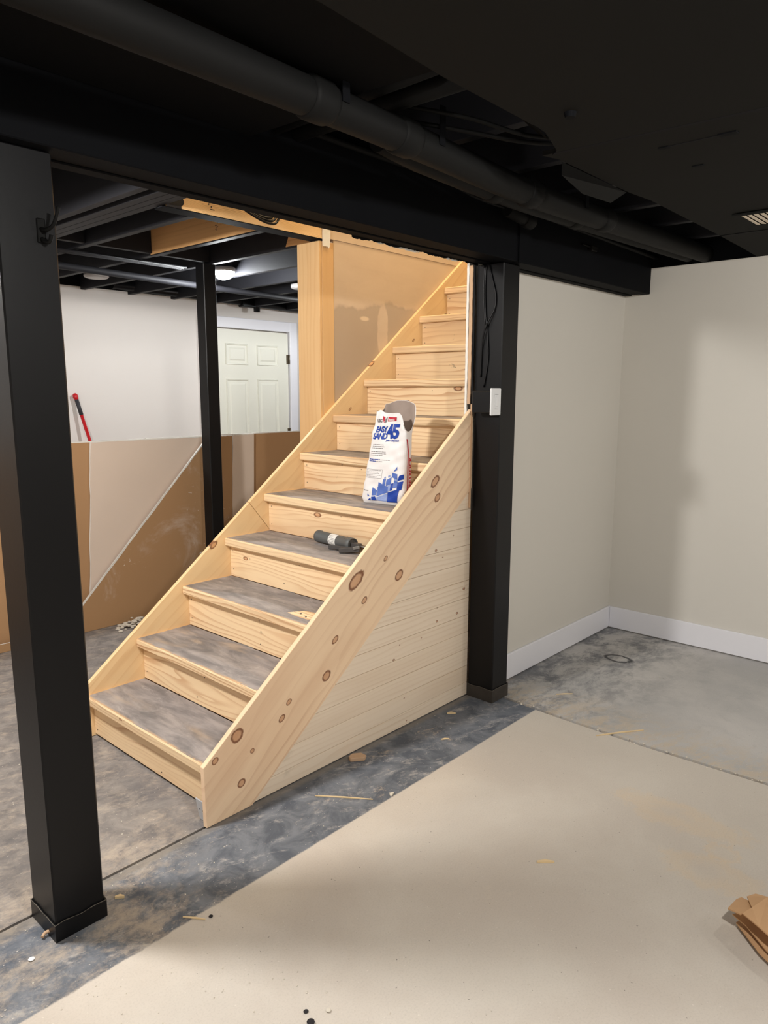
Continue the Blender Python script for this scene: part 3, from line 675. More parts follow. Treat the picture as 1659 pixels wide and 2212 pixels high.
for z in (1.77, 1.04):
    bm = bmesh.new(); tube(bm, [(X1+0.004, YF-0.002, z-0.045), (X1+0.004, YF-0.002, z+0.045)], 0.007, 8); addbox(bm, X1-0.024, X1+0.002, YF+0.006, YF+0.010, z-0.045, z+0.045); link('hinge', bm, 'brass', dr)
struct(box('trim_1', X1+0.010, X1+0.105, YF-0.060, YF-0.0005, 0.0, ZT+0.108, 'trim', bev=0.004))
struct(box('trim_2', X0-0.105, X0-0.010, YF-0.060, YF-0.0005, 0.0, ZT+0.108, 'trim', bev=0.004))
struct(box('trim_3', X0-0.0095, X1+0.0095, YF-0.060, YF-0.0005, ZT+0.010, ZT+0.107, 'trim', bev=0.004))

# ------------------------------------------------------------------ red pole against the far wall
bp = thing('broom_handle', 'red pole with black grip leaning on the far white wall', 'broom', (2.76, 5.52, 0.0))
d = Vector((2.664-2.76-0.06, 5.715-5.52+0.03, 1.43)); tip = Vector((-0.092, 0.20, 1.425))
bot = Vector((0.165, -0.05, 0.03)); ax = tip-bot
bm = bmesh.new(); tube(bm, [bot, bot+ax*0.90], 0.013, 12); link('pole', bm, 'red', bp)
bm = bmesh.new(); tube(bm, [bot+ax*0.885, bot+ax*0.975], 0.0155, 12); link('grip', bm, 'grip', bp)
bm = bmesh.new(); tube(bm, [bot+ax*0.97, bot+ax*0.985, bot+ax*1.0, bot+ax*1.006], [0.015, 0.021, 0.018, 0.008], 12); link('end_knob', bm, 'red', bp)
bm = bmesh.new(); addbox(bm, bot.x-0.16, bot.x+0.16, bot.y-0.03, bot.y+0.03, 0.001, 0.05, 0.006); link('broom_head', bm, 'grip', bp)

# ------------------------------------------------------------------ drywall sheets
def sheet(pts, y, lean, paper, label, th=0.0127, cut=()):
    """outline in (x, height); stands on its lower edge and leans by 'lean' metres per metre"""
    t = thing('drywall_sheet', label, 'drywall sheet', (0, y, 0))
    def P(a, b, k): return (a, b*lean + k, b)
    bm = bmesh.new(); n = len(pts)
    v0 = [bm.verts.new(P(a, b, 0)) for a, b in pts]; v1 = [bm.verts.new(P(a, b, th)) for a, b in pts]
    bm.faces.new(v0); bm.faces.new(v1[::-1])
    for i in range(n):
        f = bm.faces.new((v0[i], v1[i], v1[(i+1) % n], v0[(i+1) % n])); f.material_index = 1
    bmesh.ops.recalc_face_normals(bm, faces=bm.faces)
    link('gypsum_board', bm, [paper, 'gyp'], t)
    for (p, q) in cut:
        p, q = Vector(p), Vector(q); d = (q-p).normalized(); nn = Vector((d.y, -d.x))*0.008; b2 = bmesh.new(); N = 24; pr = None
        for i in range(N+1):
            e = p.lerp(q, i/N); f_ = e + nn*random.uniform(0.75, 1.15)
            row = [b2.verts.new(P(e.x, e.y, 0.004)), b2.verts.new(P(e.x, e.y, -0.0012)), b2.verts.new(P(f_.x, f_.y, -0.0008))]
            if pr: b2.faces.new((pr[0], pr[1], row[1], row[0])); b2.faces.new((pr[1], pr[2], row[2], row[1]))
            pr = row
        link('exposed_gypsum', b2, 'gyp', t)
    return t
def rag(p, q, n, amp, seed):
    random.seed(seed); return [(p[0]+(q[0]-p[0])*i/n + random.uniform(-amp, amp), p[1]+(q[1]-p[1])*i/n + random.uniform(-amp, amp)*0.4) for i in range(1, n)]
LN = -0.035
sheet([(-0.4, 0.002), (2.4, 0.002), (2.4, 1.158), (-0.4, 1.158)], 4.258, LN, 'brownclean', 'brown backed drywall sheet at the back of the stack at left', cut=[((-0.4, 1.158), (2.4, 1.158))])
sheet([(2.405, 0.002), (4.1, 0.002), (4.1, 1.160), (2.405, 1.160)], 4.258, LN, 'brownclean', 'brown backed drywall sheet at the back of the stack behind the stairs', cut=[((2.405, 1.160), (4.1, 1.160))])
sheet([(1.98, 0.003)] + [(2.745, 0.003), (2.90, 1.156)] + [(2.035, 1.158)] + rag((2.035, 1.158), (1.98, 0.003), 14, 0.004, 4), 4.238, LN, 'facepaper', 'grey faced drywall piece with a torn left edge in the stack', cut=[((2.035, 1.158), (2.90, 1.156))])
sheet([(3.04, 0.003), (3.235, 0.003), (3.240, 1.158), (3.058, 1.158)] + rag((3.058, 1.158), (3.04, 0.003), 14, 0.004, 6), 4.236, LN, 'facepaper', 'narrow upright grey drywall strip in the stack near the column', cut=[((3.058, 1.158), (3.24, 1.158))])
sheet([(1.55, 0.002), (3.10, 0.002), (3.10, 1.13), (2.86, 1.13), (1.915, 0.165), (1.55, 0.165)] if 0 else [(1.20, 0.002), (3.02, 0.002), (3.03, 1.157), (2.835, 1.157), (1.80, 0.05), (1.20, 0.05)], 4.205, LN, 'brownpaper', 'diagonally cut brown drywall sheet with white splatters at the front of the stack', cut=[((1.80, 0.05), (2.835, 1.157)), ((2.835, 1.157), (3.03, 1.157))])

# ------------------------------------------------------------------ staircase
RS, TR, XN = 0.19, 0.241, 1.298
Y0, Y1 = 1.966, 2.867
sc = thing('staircase', 'bare pine staircase with knotty skirt boards and plank covered side', 'staircase', (0, 0, 0))
NT = 12
for k in range(1, NT+1):
    xf = XN+(k-1)*TR; z = k*RS
    y0 = Y0 if xf < 2.47 else 2.0
    bm = bmesh.new(); d = TR+0.032+0.001
    fs = addbox(bm, 0, d, 0, Y1-y0, -0.038, 0, 0.005)
    bm.normal_update()
    for f in bm.faces:
        if f.normal.z > 0.9: f.material_index = 1
    link('tread', bm, ['nosing', 'treadtop'], sc, (xf, y0, z))
    # riser under this tread
    zb = 0.012 if k == 1 else (k-1)*RS+0.0005
    box('riser', xf+0.033, xf+0.052, y0, Y1, zb, z-0.0385, 'riser', sc, 0.0008)
# treads rest on three sawn stringers
for yy in (2.05, 2.40, 2.80):
    pts = []
    for k in range(1, NT+1):
        xr = XN+(k-1)*TR+0.053; pts += [(xr, max((k-1)*RS-0.039, 0.002)), (xr, k*RS-0.0395)]
    pts += [(XN+NT*TR, NT*RS-0.0395), (XN+NT*TR, NT*RS-0.40), (XN+0.38, 0.002)]
    prism('stringer', pts, yy-0.019, yy+0.019, 'riser', sc)
sl = 0.783; a = math.atan(sl)
def skirt(name, pts, y0, y1, mat):
    """board whose own X runs up the slope"""
    ca, sa = math.cos(a), math.sin(a); ox = 1.26
    loc = [((x-ox)*ca + z*sa, -(x-ox)*sa + z*ca) for x, z in pts]
    o = prism(name, loc, 0.0, y1-y0, mat, sc, 0.0015)
    o.location = (ox, y0, 0); o.rotation_euler = (0, -a, 0); return o
topn = lambda x: 0.221+sl*(x-1.259)
lown = lambda x: sl*(x-1.452)
skirt('skirt_board', [(1.262, 0.002), (1.452, 0.002), (2.748, lown(2.748)), (2.748, 1.338), (2.735, topn(2.735)), (1.258, topn(1.258))], 1.945, 1.965, 'skirtnear')
topf = lambda x: 0.249+0.787*(x-1.329)
skirt('skirt_board', [(1.262, 0.002), (1.46, 0.002), (1.62, 0.10), (2.30, 0.761), (2.174, 0.914), (1.258, topf(1.258))], 2.868, 2.888, 'skirtfar')
skirt('skirt_board', [(2.303, 0.761), (4.35, 0.761+0.787*2.047), (4.30, topf(4.30)), (2.176, 0.9155)], 2.868, 2.888, 'skirtfar')
pz = 3*RS
o_ = prism('bare_patch', [(1.845, 2.200), (1.905, 2.165), (1.925, 2.075), (1.865, 2.035), (1.835, 2.07), (1.835, 2.14)], pz-0.001, pz+0.0006, 'nosing', sc, 0, 'Z'); o_['label'] = 'bare wood patch on the third tread'
bm = bmesh.new()
for x, y in ((1.868, 2.145), (1.853, 2.098), (1.893, 2.068)):
    bmesh.ops.create_cone(bm, cap_ends=True, segments=8, radius1=0.005, radius2=0.004, depth=0.001, matrix=Matrix.Translation((x, y, pz+0.001)))
tag(link('nail_holes', bm, 'ink', sc), kind='stuff')
bm = bmesh.new(); random.seed(31)
for k in range(1, NT+1):
    xr = XN+(k-1)*TR+0.0325; z0 = (k-1)*RS
    for y, z in [(Y1-0.022, z0+0.035), (Y1-0.022, z0+0.125), (Y1-0.45+random.uniform(-.1, .1), z0+0.13), (Y1-0.45+random.uniform(-.1, .1), z0+0.03), (Y0+0.09, z0+0.04), (Y0+0.09, z0+0.12)]:
        bmesh.ops.create_cone(bm, cap_ends=True, segments=6, radius1=0.0026, radius2=0.002, depth=0.001, matrix=Matrix.Translation((xr, y, z)) @ Matrix.Rotation(R(90), 4, 'Y'))
tag(link('nail_heads', bm, 'ink', sc), kind='stuff')
# tongue and groove planks under the near skirt board
zb = [0.004]+[0.067+0.085*i for i in range(14)]
for z0, z1 in zip(zb, zb[1:]):
    poly = [(1.30, z0+0.0008), (2.7525, z0+0.0008), (2.7525, z1-0.0008), (1.30, z1-0.0008)]
    poly = clip(poly, -sl, 1.0, -sl*1.455)
    if len(poly) < 3: continue
    poly = clip(poly, 0, 1, 1.0)
    if len(poly) < 3: continue
    ox = min(p[0] for p in poly); zmin = z0
    o = prism('plank', [(p[0]-1.3, p[1]-zmin) for p in poly], 0.0, 0.012, 'plank', sc, 0.0011)
    o.location = (1.3, 1.9515, zmin)
box('backing_board', 1.75, 2.75, 1.9638, 1.9655, 0.004, 0.22, 'riser', sc, 0)
# ragged wall end beside the post: torn drywall paper, bare stud, thin ply strip
we = thing('wall_end_strip', 'ragged torn drywall edge and bare wood strip left of the right post', 'strip', (2.735, 1.95, 1.0))
def ragged(name, y0, y1, z0, z1, x, mat, amp, seed, th=0.006):
    bm = bmesh.new(); n = 40; random.seed(seed); rows = []
    for i in range(n+1):
        z = z0+(z1-z0)*i/n; ja, jb = random.uniform(-amp, amp), random.uniform(-amp, amp)
        rows.append([bm.verts.new((dx, y+j, z-1.0)) for dx, y, j in ((x, y0-1.95, ja), (x, y1-1.95, jb), (x+th, y1-1.95, jb), (x+th, y0-1.95, ja))])
    for p, q in zip(rows, rows[1:]):
        for k in range(4): bm.faces.new((p[k], p[(k+1) % 4], q[(k+1) % 4], q[k]))
    bm.faces.new(rows[0][::-1]); bm.faces.new(rows[-1]); bmesh.ops.recalc_face_normals(bm, faces=bm.faces)
    return link(name, bm, mat, we)
ragged('drywall_edge', 1.974, 1.985, 1.355, 2.005, -0.002, 'gyp', 0.0014, 2)
ragged('bare_stud', 1.956, 1.972, 1.40, 2.005, 0.0, 'block', 0.0010, 5)
ragged('painted_edge', 1.9462, 1.9575, 1.40, 2.005, 0.006, 'black', 0.0004, 6)
ragged('ply_strip', 1.940, 1.9485, 0.925, 1.40, -0.006, 'block', 0.0004, 9)
# wood wrapped column at the end of the stairwell wall
cl = thing('wood_column', 'tall pale wood wrapped column at the end of the stairwell wall', 'column', (2.70, 2.90, 0))
box('casing_board', 2.681, 2.6995, 2.8895, 3.062, 0.002, 2.222, 'casing', cl, 0.0015)
box('casing_board', 2.700, 2.783, 2.8885, 2.9055, 1.235, 2.222, 'casing', cl, 0.0015)
box('core_stud', 2.7005, 2.783, 2.9065, 3.05, 0.002, 2.21, 'casing', cl, 0)
# white torn tape hanging above the column
random.seed(11)
lo = [(2.70+0.006*k+random.uniform(-.002, .002), 2.190+random.uniform(0, .012)) for k in range(9)]; hi = [(2.755-0.007*k, 2.300+random.uniform(-.006, .006)) for k in range(9)]
tag(prism('torn_tape', lo+hi, 2.8805, 2.8835, 'gyp'), 'scrap of white torn joint tape above the wood column', 'tape')

# ------------------------------------------------------------------ sack of joint compound
BA = R(10); bn = Vector((-math.cos(BA), -math.sin(BA), 0)); be = Vector((math.sin(BA), -math.cos(BA), 0))
bag = thing('compound_bag', 'open white paper sack with blue lettering leaning on the stair risers', 'sack', (2.434, 2.200, 0.9505))
BH = 0.415
def b_w(v): return 0.118 - 0.036*v - 0.012*max(0, v-0.7)/0.3 - 0.012*max(0, 0.06-v)/0.06
def b_d(v): return 0.048 - 0.010*v - 0.016*max(0, 0.05-v)/0.05
def b_c(v): return 0.002 + 0.042*v
def b_b(v): return 0.002 - 0.004*v                        # leans back
def b_wr(x, v): return 0.0019*math.sin(31*v+42*x)+0.0012*math.sin(57*v-70*x+1.3)+0.0022*math.sin(13*v+95*x)*v+0.004*math.exp(-((v-0.78)/0.06)**2)*math.sin(60*x)
def b_pt(x, y, v, z=None):
    return be*(b_c(v)+x) + bn*(b_b(v)+y) + Vector((0, 0, v*BH if z is None else z))
def b_front(x, v, off=0.0):
    w, d = b_w(v), b_d(v); q = min(abs(x/w), 0.985)
    return b_pt(x, d*(1-q**4)**0.25 + b_wr(x, v) + off, v)
bm = bmesh.new(); NS, NL = 128, 56; rings = []
for j in range(NL+1):
    v = j/NL; ring = []
    for i in range(NS):
        th = 2*math.pi*i/NS; c, s = math.cos(th), math.sin(th)
        x = b_w(v)*math.copysign(abs(c)**0.5, c); y = b_d(v)*math.copysign(abs(s)**0.5, s)
        z = None
        if v > 0.70:                                       # torn, opened mouth: high flap at the back right
            t = ((v-0.70)/0.30)**1.6; back = max(0, -s); right = max(0, c)
            z = v*BH + t*(0.046*back + 0.012*right*back + 0.004*math.sin(7*th) - 0.085*right**3*(1-back) + 0.012*max(0, -c)*max(0, s) - 0.010*max(0, s)*max(0, c))
            x += t*(0.052*right*(0.15+0.85*back) - 0.006*max(0, -c)); y -= t*0.012*back - t*0.006*math.sin(5*th)
        y += b_wr(x, v)*(1 if s > 0 else 0.5)
        ring.append(bm.verts.new(b_pt(x, y, v, z)))
    rings.append(ring)
for p, q in zip(rings, rings[1:]):
    for i in range(NS): bm.faces.new((p[i], p[(i+1) % NS], q[(i+1) % NS], q[i])).smooth = True
bm.faces.new(rings[0][::-1]); bmesh.ops.recalc_face_normals(bm, faces=bm.faces)
bm.normal_update(); SHELL = BVHTree.FromBMesh(bm)
link('paper_shell', bm, 'paper', bag)
bm = bmesh.new(); rr = []                                  # lining seen through the mouth, and the powder inside
for p in range(NL-17, NL+1):
    v = p/NL; ring = []
    for i in range(NS):
        th = 2*math.pi*i/NS; c, s = math.cos(th), math.sin(th); kx = 0.972
        x = kx*b_w(v)*math.copysign(abs(c)**0.5, c); y = 0.94*b_d(v)*math.copysign(abs(s)**0.5, s); z = None
        if v > 0.70:
            t = ((v-0.70)/0.30)**1.6; back = max(0, -s); right = max(0, c)
            z = v*BH + t*(0.046*back + 0.012*right*back + 0.004*math.sin(7*th) - 0.085*right**3*(1-back) + 0.012*max(0, -c)*max(0, s) - 0.010*max(0, s)*max(0, c)) - 0.001
            x += kx*t*(0.052*right*(0.15+0.85*back) - 0.006*max(0, -c)); y -= t*0.011*back - t*0.006*math.sin(5*th)
        y += b_wr(x, v)*(1 if s > 0 else 0.5)
        ring.append(bm.verts.new(b_pt(x, y, v, z)))
    rr.append(ring)
for p, q in zip(rr, rr[1:]):
    for i in range(NS): bm.faces.new((p[(i+1) % NS], p[i], q[i], q[(i+1) % NS])).smooth = True
bm.faces.new(rr[0])
link('lining', bm, 'inner', bag)

def text_mesh(body, size, bold=0.0, shear=0.0, align='LEFT', space=1.0):
    cu = bpy.data.curves.new('t', 'FONT'); cu.body = body; cu.size = size; cu.offset = bold; cu.shear = shear; cu.align_x = align
    cu.space_character = space; cu.resolution_u = 3; cu.fill_mode = 'FRONT'
    o = bpy.data.objects.new('t', cu); COL.objects.link(o)
    dg = bpy.context.evaluated_depsgraph_get(); dg.update()
    me = bpy.data.meshes.new_from_object(o.evaluated_get(dg)); bpy.data.objects.remove(o); bpy.data.curves.remove(cu)
    bm = bmesh.new(); bm.from_mesh(me); bpy.data.meshes.remove(me); return bm
def on_front(name, bm, mat, px, pz, off=0.0012, rot=0.0, xs=1.0):
    """flat print laid on the curved sack front; px, pz = metres from the centre line and from the base"""
    if name in ('pattern', 'banner', 'emblem'): bmesh.ops.subdivide_edges(bm, edges=list(bm.edges), cuts=9, use_grid_fill=True); bmesh.ops.triangulate(bm, faces=list(bm.faces))
    else: bmesh.ops.subdivide_edges(bm, edges=[e for e in bm.edges if e.calc_length() > 0.010], cuts=3)
    cr, sr = math.cos(rot), math.sin(rot)
    for v in bm.verts:
        v.co.x *= xs; x, z = v.co.x*cr - v.co.y*sr + px, v.co.x*sr + v.co.y*cr + pz
        o_ = be*(b_c(z/BH)+x) + bn*0.4 + Vector((0, 0, z)); h = SHELL.ray_cast(o_, -bn)[0]
        v.co = (h if h else b_front(x, z/BH)) + bn*(off+0.0006)
    o = link(name, bm, mat, bag)
    if name in ('small_print', 'pattern', 'notice_frame', 'emblem'): o['kind'] = 'stuff'
    return o
def poly_bm(polys):
    bm = bmesh.new()
    for p in polys: bm.faces.new([bm.verts.new((x, z, 0)) for x, z in p])
    return bm
on_front('lettering', text_mesh('EASY', 0.036, 0.0014, 0.16, space=0.86), 'blue', -0.063, 0.325, rot=0.03, xs=0.82)
on_front('lettering', text_mesh('SAND', 0.036, 0.0014, 0.16, space=0.86), 'blue', -0.074, 0.295, rot=0.03, xs=0.84)
on_front('lettering', text_mesh('45', 0.084, 0.0036, 0.0, space=0.86), 'blue', -0.001, 0.302, rot=0.02, xs=0.80)
on_front('lettering', text_mesh('Joint Compound', 0.0125, 0.0004), 'blue', -0.002, 0.287, xs=0.75)
on_front('lettering', text_mesh('USG', 0.020, 0.0007), 'greyink', -0.062, 0.370, xs=0.85)
on_front('lettering', text_mesh('Sheetrock', 0.0125, 0.0003), 'label', 0.002, 0.3785, 0.0022, xs=0.6)
on_front('banner', poly_bm([[(0.000, 0.366), (0.042, 0.369), (0.042, 0.386), (0.000, 0.386)]]), 'redink', -0.002, 0.008, 0.0012)
on_front('emblem', poly_bm([[(-0.028, 0.373), (-0.018, 0.365), (-0.018, 0.385), (-0.028, 0.390)], [(-0.028, 0.370), (-0.018, 0.358), (-0.018, 0.363), (-0.028, 0.372)]]), 'redink', 0, 0.008)
on_front('emblem', poly_bm([[(-0.016, 0.358), (-0.007, 0.366), (-0.007, 0.388), (-0.016, 0.374)]]), 'greyink', 0, 0.008)
def dashes(rows, h, seed):
    random.seed(seed); P = []
    for x0, x1, z in rows:
        x = x0
        while x < x1-0.004:
            w = min(random.uniform(0.004, 0.012), x1-x); P.append([(x, z), (x+w, z), (x+w, z+h), (x, z+h)]); x += w+0.0022
    return poly_bm(P)
on_front('small_print', dashes([(-0.078, -0.018, .231), (-0.080, -0.016, .223), (-0.080, -0.022, .215), (-0.083, -0.006, .200), (-0.084, 0.000, .192), (-0.084, -0.018, .184)], 0.0022, 1), 'greyink', 0.008, 0.038)
on_front('small_print', dashes([(-0.090, -0.030, .156), (-0.090, -0.052, .148)], 0.0038, 2), 'blue', 0.006, 0.046)
on_front('small_print', dashes([(-0.026, 0.026, .156), (-0.048, -0.010, .148)], 0.0020, 3), 'greyink', 0.006, 0.046)
on_front('small_print', dashes([(-0.094, -0.020, .112), (-0.094, -0.032, .105), (-0.094, -0.024, .098), (-0.094, -0.020, .091), (-0.094, -0.036, .084)], 0.0013, 4), 'greyink', 0.008, 0.042)
def frame(x0, x1, z0, z1, t): return poly_bm([[(x0, z0), (x1, z0), (x1, z0+t), (x0, z0+t)], [(x0, z1-t), (x1, z1-t), (x1, z1), (x0, z1)], [(x0, z0+t), (x0+t, z0+t), (x0+t, z1-t), (x0, z1-t)], [(x1-t, z0+t), (x1, z0+t), (x1, z1-t), (x1-t, z1-t)]])
on_front('notice_frame', frame(-0.098, -0.014, 0.078, 0.118, 0.0009), 'greyink', 0.008, 0.042)
on_front('small_print', dashes([(-0.103, -0.072, .030)], 0.004, 6), 'greyink', 0.004, 0.03)
# stepped pattern of blue shapes
dk = [[(.022, .012), (.072, .012), (.078, .075), (.022, .056)], [(-.058, .014), (-.030, .016), (-.040, .034), (-.062, .030)], [(.034, .064), (.046, .068), (.046, .100), (.034, .096)], [(.064, .110), (.090, .118), (.089, .140), (.072, .134)], [(.066, .062), (.086, .072), (.090, .110), (.066, .104)], [(-.082, .014), (-.062, .014), (-.066, .026)]]
md = [[(-.034, .034), (.022, .056), (.022, .080), (-.030, .100)], [(-.008, .084), (.006, .090), (.006, .116), (-.008, .114)], [(.010, .084), (.034, .094), (.034, .126), (.010, .112)], [(-.060, .036), (-.036, .040), (-.036, .062), (-.060, .074)], [(.034, .126), (.062, .116), (.062, .140), (.036, .146)], [(.042, .150), (.058, .158), (.057, .174)], [(-.085, .030), (-.072, .032), (-.084, .044)], [(.046, .076), (.066, .082), (.064, .108), (.048, .110)]]
pb = [[(-.030, .016), (.020, .014), (.020, .052), (-.034, .030)], [(.048, .110), (.064, .110), (.064, .124), (.050, .122)], [(-.004, .116), (.004, .118), (.004, .126), (-.004, .124)], [(.016, .122), (.026, .126), (.026, .134), (.014, .130)], [(.024, .060), (.034, .064), (.034, .092), (.010, .082)], [(-.036, .062), (-.030, .064), (-.032, .078), (-.036, .076)]]
on_front('pattern', poly_bm(dk), 'blue', 0.012, 0.004, 0.0013); on_front('pattern', poly_bm(md), 'midblue', 0.012, 0.004, 0.0010); on_front('pattern', poly_bm(pb), 'paleblue', 0.012, 0.004, 0.0007)
# red stripe and lettering down the right side
def b_side(y, v, off):
    d, w = b_d(v), b_w(v); q = min(abs(y/d), 0.985); return b_pt(w*(1-q**4)**0.25 + off, y, v)
bm = bmesh.new(); pr_ = None
for i in range(20):
    v = 0.10+0.62*i/19; ya = 0.002 + (0.010*(i-15)/4 if i > 15 else 0); row = [bm.verts.new(b_side(ya+0.005, v, 0.002)), bm.verts.new(b_side(ya+0.012, v, 0.002))]
    if pr_: bm.faces.new((pr_[0], pr_[1], row[1], row[0]))
    pr_ = row
link('side_stripe', bm, 'redink', bag)
bm = text_mesh('SHEETROCK', 0.030, 0.001)
for v in bm.verts: v.co = b_side(-0.020 + v.co.y, (0.05+v.co.x)/BH, 0.0025)
link('lettering', bm, 'redink', bag)

# ------------------------------------------------------------------ caulking gun on the fourth step
gz = 4*RS + 0.0008
gun = thing('caulking_gun', 'grey caulking gun with white label lying on the fourth stair tread', 'caulking gun', (2.235, 2.30, gz))
A_, B_ = Vector((0.022, 0.155, 0.030)), Vector((-0.012, -0.10, 0.032)); dv = (B_-A_).normalized()
bm = bmesh.new(); tube(bm, [A_+dv*0.004, A_, A_-dv*0.004, A_-dv*0.004, A_+dv*0.008, A_+dv*0.012, B_-dv*0.03, B_-dv*0.028, B_, B_, B_-dv*0.01], [0.018, 0.020, 0.022, 0.0285, 0.0285, 0.0265, 0.0265, 0.028, 0.028, 0.024, 0.023], 24, axis=dv); link('barrel', bm, 'gungrey', gun)
# curved paper label
nb = dv.cross(Vector((0, 0, 1))).normalized(); bm = bmesh.new(); rows = []
for i in range(10):
    th = R(-40+i*14); off = (Vector((0, 0, 1))*math.sin(th) + nb*math.cos(th)*(1 if nb.x < 0 else -1))*0.0272
    rows.append([bm.verts.new(A_+dv*0.105+off), bm.verts.new(A_+dv*0.158+off)])
for p, q in zip(rows, rows[1:]): bm.faces.new((p[0], p[1], q[1], q[0]))
lb = link('paper_label', bm, 'label', gun)
bm = bmesh.new(); random.seed(5)
for i in range(7):
    th = R(-30+i*14); w0 = 0.110; 
    for (s0, s1) in ((0.110, 0.122), (0.126, 0.126+random.uniform(.01, .026))):
        vs = []
        for sx, t2 in ((s0, 0), (s1, 0), (s1, 2.6), (s0, 2.6)):
            t3 = th+R(t2); off = (Vector((0, 0, 1))*math.sin(t3) + nb*math.cos(t3)*(1 if nb.x < 0 else -1))*0.0276
            vs.append(bm.verts.new(A_+dv*sx+off))
        bm.faces.new(vs)
link('small_print', bm, 'ink', lb)
for s in (0.012, 0.02, 0.215, 0.235):
    for th in (60, 100):
        off = (Vector((0, 0, 1))*math.sin(R(th)) + nb*math.cos(R(th))*(1 if nb.x < 0 else -1))*0.0272
        bm = bmesh.new(); bmesh.ops.create_icosphere(bm, subdivisions=1, radius=0.0022, matrix=Matrix.Translation(A_+dv*s+off)); link('rivet', bm, 'steel', gun)
def barpart(name, p, q, w, h, mat, up_=Vector((0, 0, 1))):
    p, q = Vector(p), Vector(q); d = (q-p).normalized(); s = d.cross(up_).normalized(); u = s.cross(d); bm = bmesh.new()
    vs = [bm.verts.new(c + s*a_*w/2 + u*b_*h/2) for c in (p, q) for a_ in (-1, 1) for b_ in (-1, 1)]
    for f in ((0, 1, 3, 2), (4, 6, 7, 5), (0, 4, 5, 1), (2, 3, 7, 6), (0, 2, 6, 4), (1, 5, 7, 3)): bm.faces.new([vs[i] for i in f])
    bmesh.ops.recalc_face_normals(bm, faces=bm.faces); bmesh.ops.bevel(bm, geom=list(bm.edges), offset=0.0025, segments=1, affect='EDGES')
    return link(name, bm, mat, gun)
barpart('yoke', B_+dv*0.000, B_+dv*0.050, 0.026, 0.020, 'gundark')
barpart('handle', B_+dv*0.055+Vector((-0.006, 0, -0.012)), (-0.075, -0.078, 0.012), 0.020, 0.022, 'gundark')
barpart('trigger', B_+dv*0.030+Vector((-0.014, 0, -0.014)), (-0.048, 0.016, 0.010), 0.012, 0.018, 'gundark')
barpart('release_lever', B_+dv*0.062+Vector((-0.012, 0, 0.0)), B_+dv*0.038+Vector((-0.034, 0, -0.008)), 0.008, 0.014, 'steel')
bm = bmesh.new(); tube(bm, [B_+dv*0.04, B_+dv*0.090], 0.004, 8); tube(bm, [B_+dv*0.088, B_+dv*0.088+Vector((-0.004, 0, -0.022))], 0.004, 8); link('push_rod', bm, 'steel', gun)

# ------------------------------------------------------------------ flattened cardboard at the right edge
cb = thing('cardboard_box', 'flattened brown cardboard box lying at the lower right edge', 'cardboard', (2.15, 0.42, 0))
def cardpiece(pts, label=None):
    bm = bmesh.new(); f = bm.faces.new([bm.verts.new((x-2.15, y-0.42, z)) for x, y, z in pts])
    bmesh.ops.triangulate(bm, faces=[f]); bmesh.ops.solidify(bm, geom=list(bm.faces), thickness=0.004); bmesh.ops.recalc_face_normals(bm, faces=bm.faces)
    return link('cardboard_flap', bm, 'card', cb)
CP = [[(1.957, 0.501, 0.06), (2.009, 0.494, 0.062), (2.022, 0.485, 0.065), (2.006, 0.458, 0.075), (1.98, 0.446, 0.078), (1.943, 0.465, 0.07)],
      [(2.021, 0.472, 0.075), (2.042, 0.456, 0.08), (2.043, 0.426, 0.085), (2.20, 0.20, 0.09), (2.05, 0.06, 0.07), (1.883, 0.338, 0.072), (1.903, 0.388, 0.075), (1.918, 0.413, 0.075), (1.943, 0.461, 0.075), (1.969, 0.445, 0.085)],
      [(1.984, 0.496, 0.03), (2.0, 0.477, 0.035), (2.02, 0.34, 0.04), (2.0, 0.10, 0.03), (1.90, 0.15, 0.02), (1.878, 0.333, 0.022), (1.91, 0.39, 0.025), (1.962, 0.454, 0.03)],
      [(1.981, 0.484, 0.012), (2.018, 0.471, 0.012), (2.03, 0.34, 0.012), (2.02, 0.12, 0.012), (1.90, 0.12, 0.012), (1.863, 0.339, 0.012), (1.906, 0.405, 0.012)]]
for p in CP: cardpiece(p)
bm = bmesh.new(); addbox(bm, -0.16, -0.07, -0.24, 0.01, 0.001, 0.060, 0.004); link('crumpled_core', bm, 'card', cb)

# ------------------------------------------------------------------ scraps on the floor
def stick(x0, y0, x1, y1, w, label, name='wood_splinter', mat='splint', h=0.004, cat='scrap'):
    p, q = Vector((x0, y0, 0)), Vector((x1, y1, 0)); d = (q-p); n = Vector((-d.y, d.x, 0)).normalized()*w/2
    mid = p.lerp(q, 0.5)+n*0.7; bm = bmesh.new(); rows = []
    for c, k in ((p, 0.5), (mid, 1.0), (q, 0.35)):
        rows.append([bm.verts.new(c+n*k+Vector((0, 0, .0006))), bm.verts.new(c-n*k+Vector((0, 0, .0006))), bm.verts.new(c-n*k+Vector((0, 0, h))), bm.verts.new(c+n*k+Vector((0, 0, h)))])
    for a_, b_ in zip(rows, rows[1:]):
        for k in range(4): bm.faces.new((a_[k], a_[(k+1) % 4], b_[(k+1) % 4], b_[k]))
    bm.faces.new(rows[0][::-1]); bm.faces.new(rows[-1]); bmesh.ops.recalc_face_normals(bm, faces=bm.faces)
    return tag(link(name, bm, mat), label, cat)
stick(1.644, 1.827, 1.769, 1.655, 0.006, 'long thin wood splinter on the dark strip before the stair side')
stick(2.778, 1.287, 2.966, 1.159, 0.009, 'long pale splinter lying across the floor joint at right')
stick(1.856, 1.033, 1.893, 0.993, 0.012, 'short wood chip on the beige floor in the lower right', h=0.006)
stick(2.517, 1.890, 2.545, 1.862, 0.013, 'small wood chip on the floor near the right post foot', h=0.007)
stick(0.975, 1.640, 1.012, 1.585, 0.005, 'bent thin splinter on the dusty strip in front of the near post')
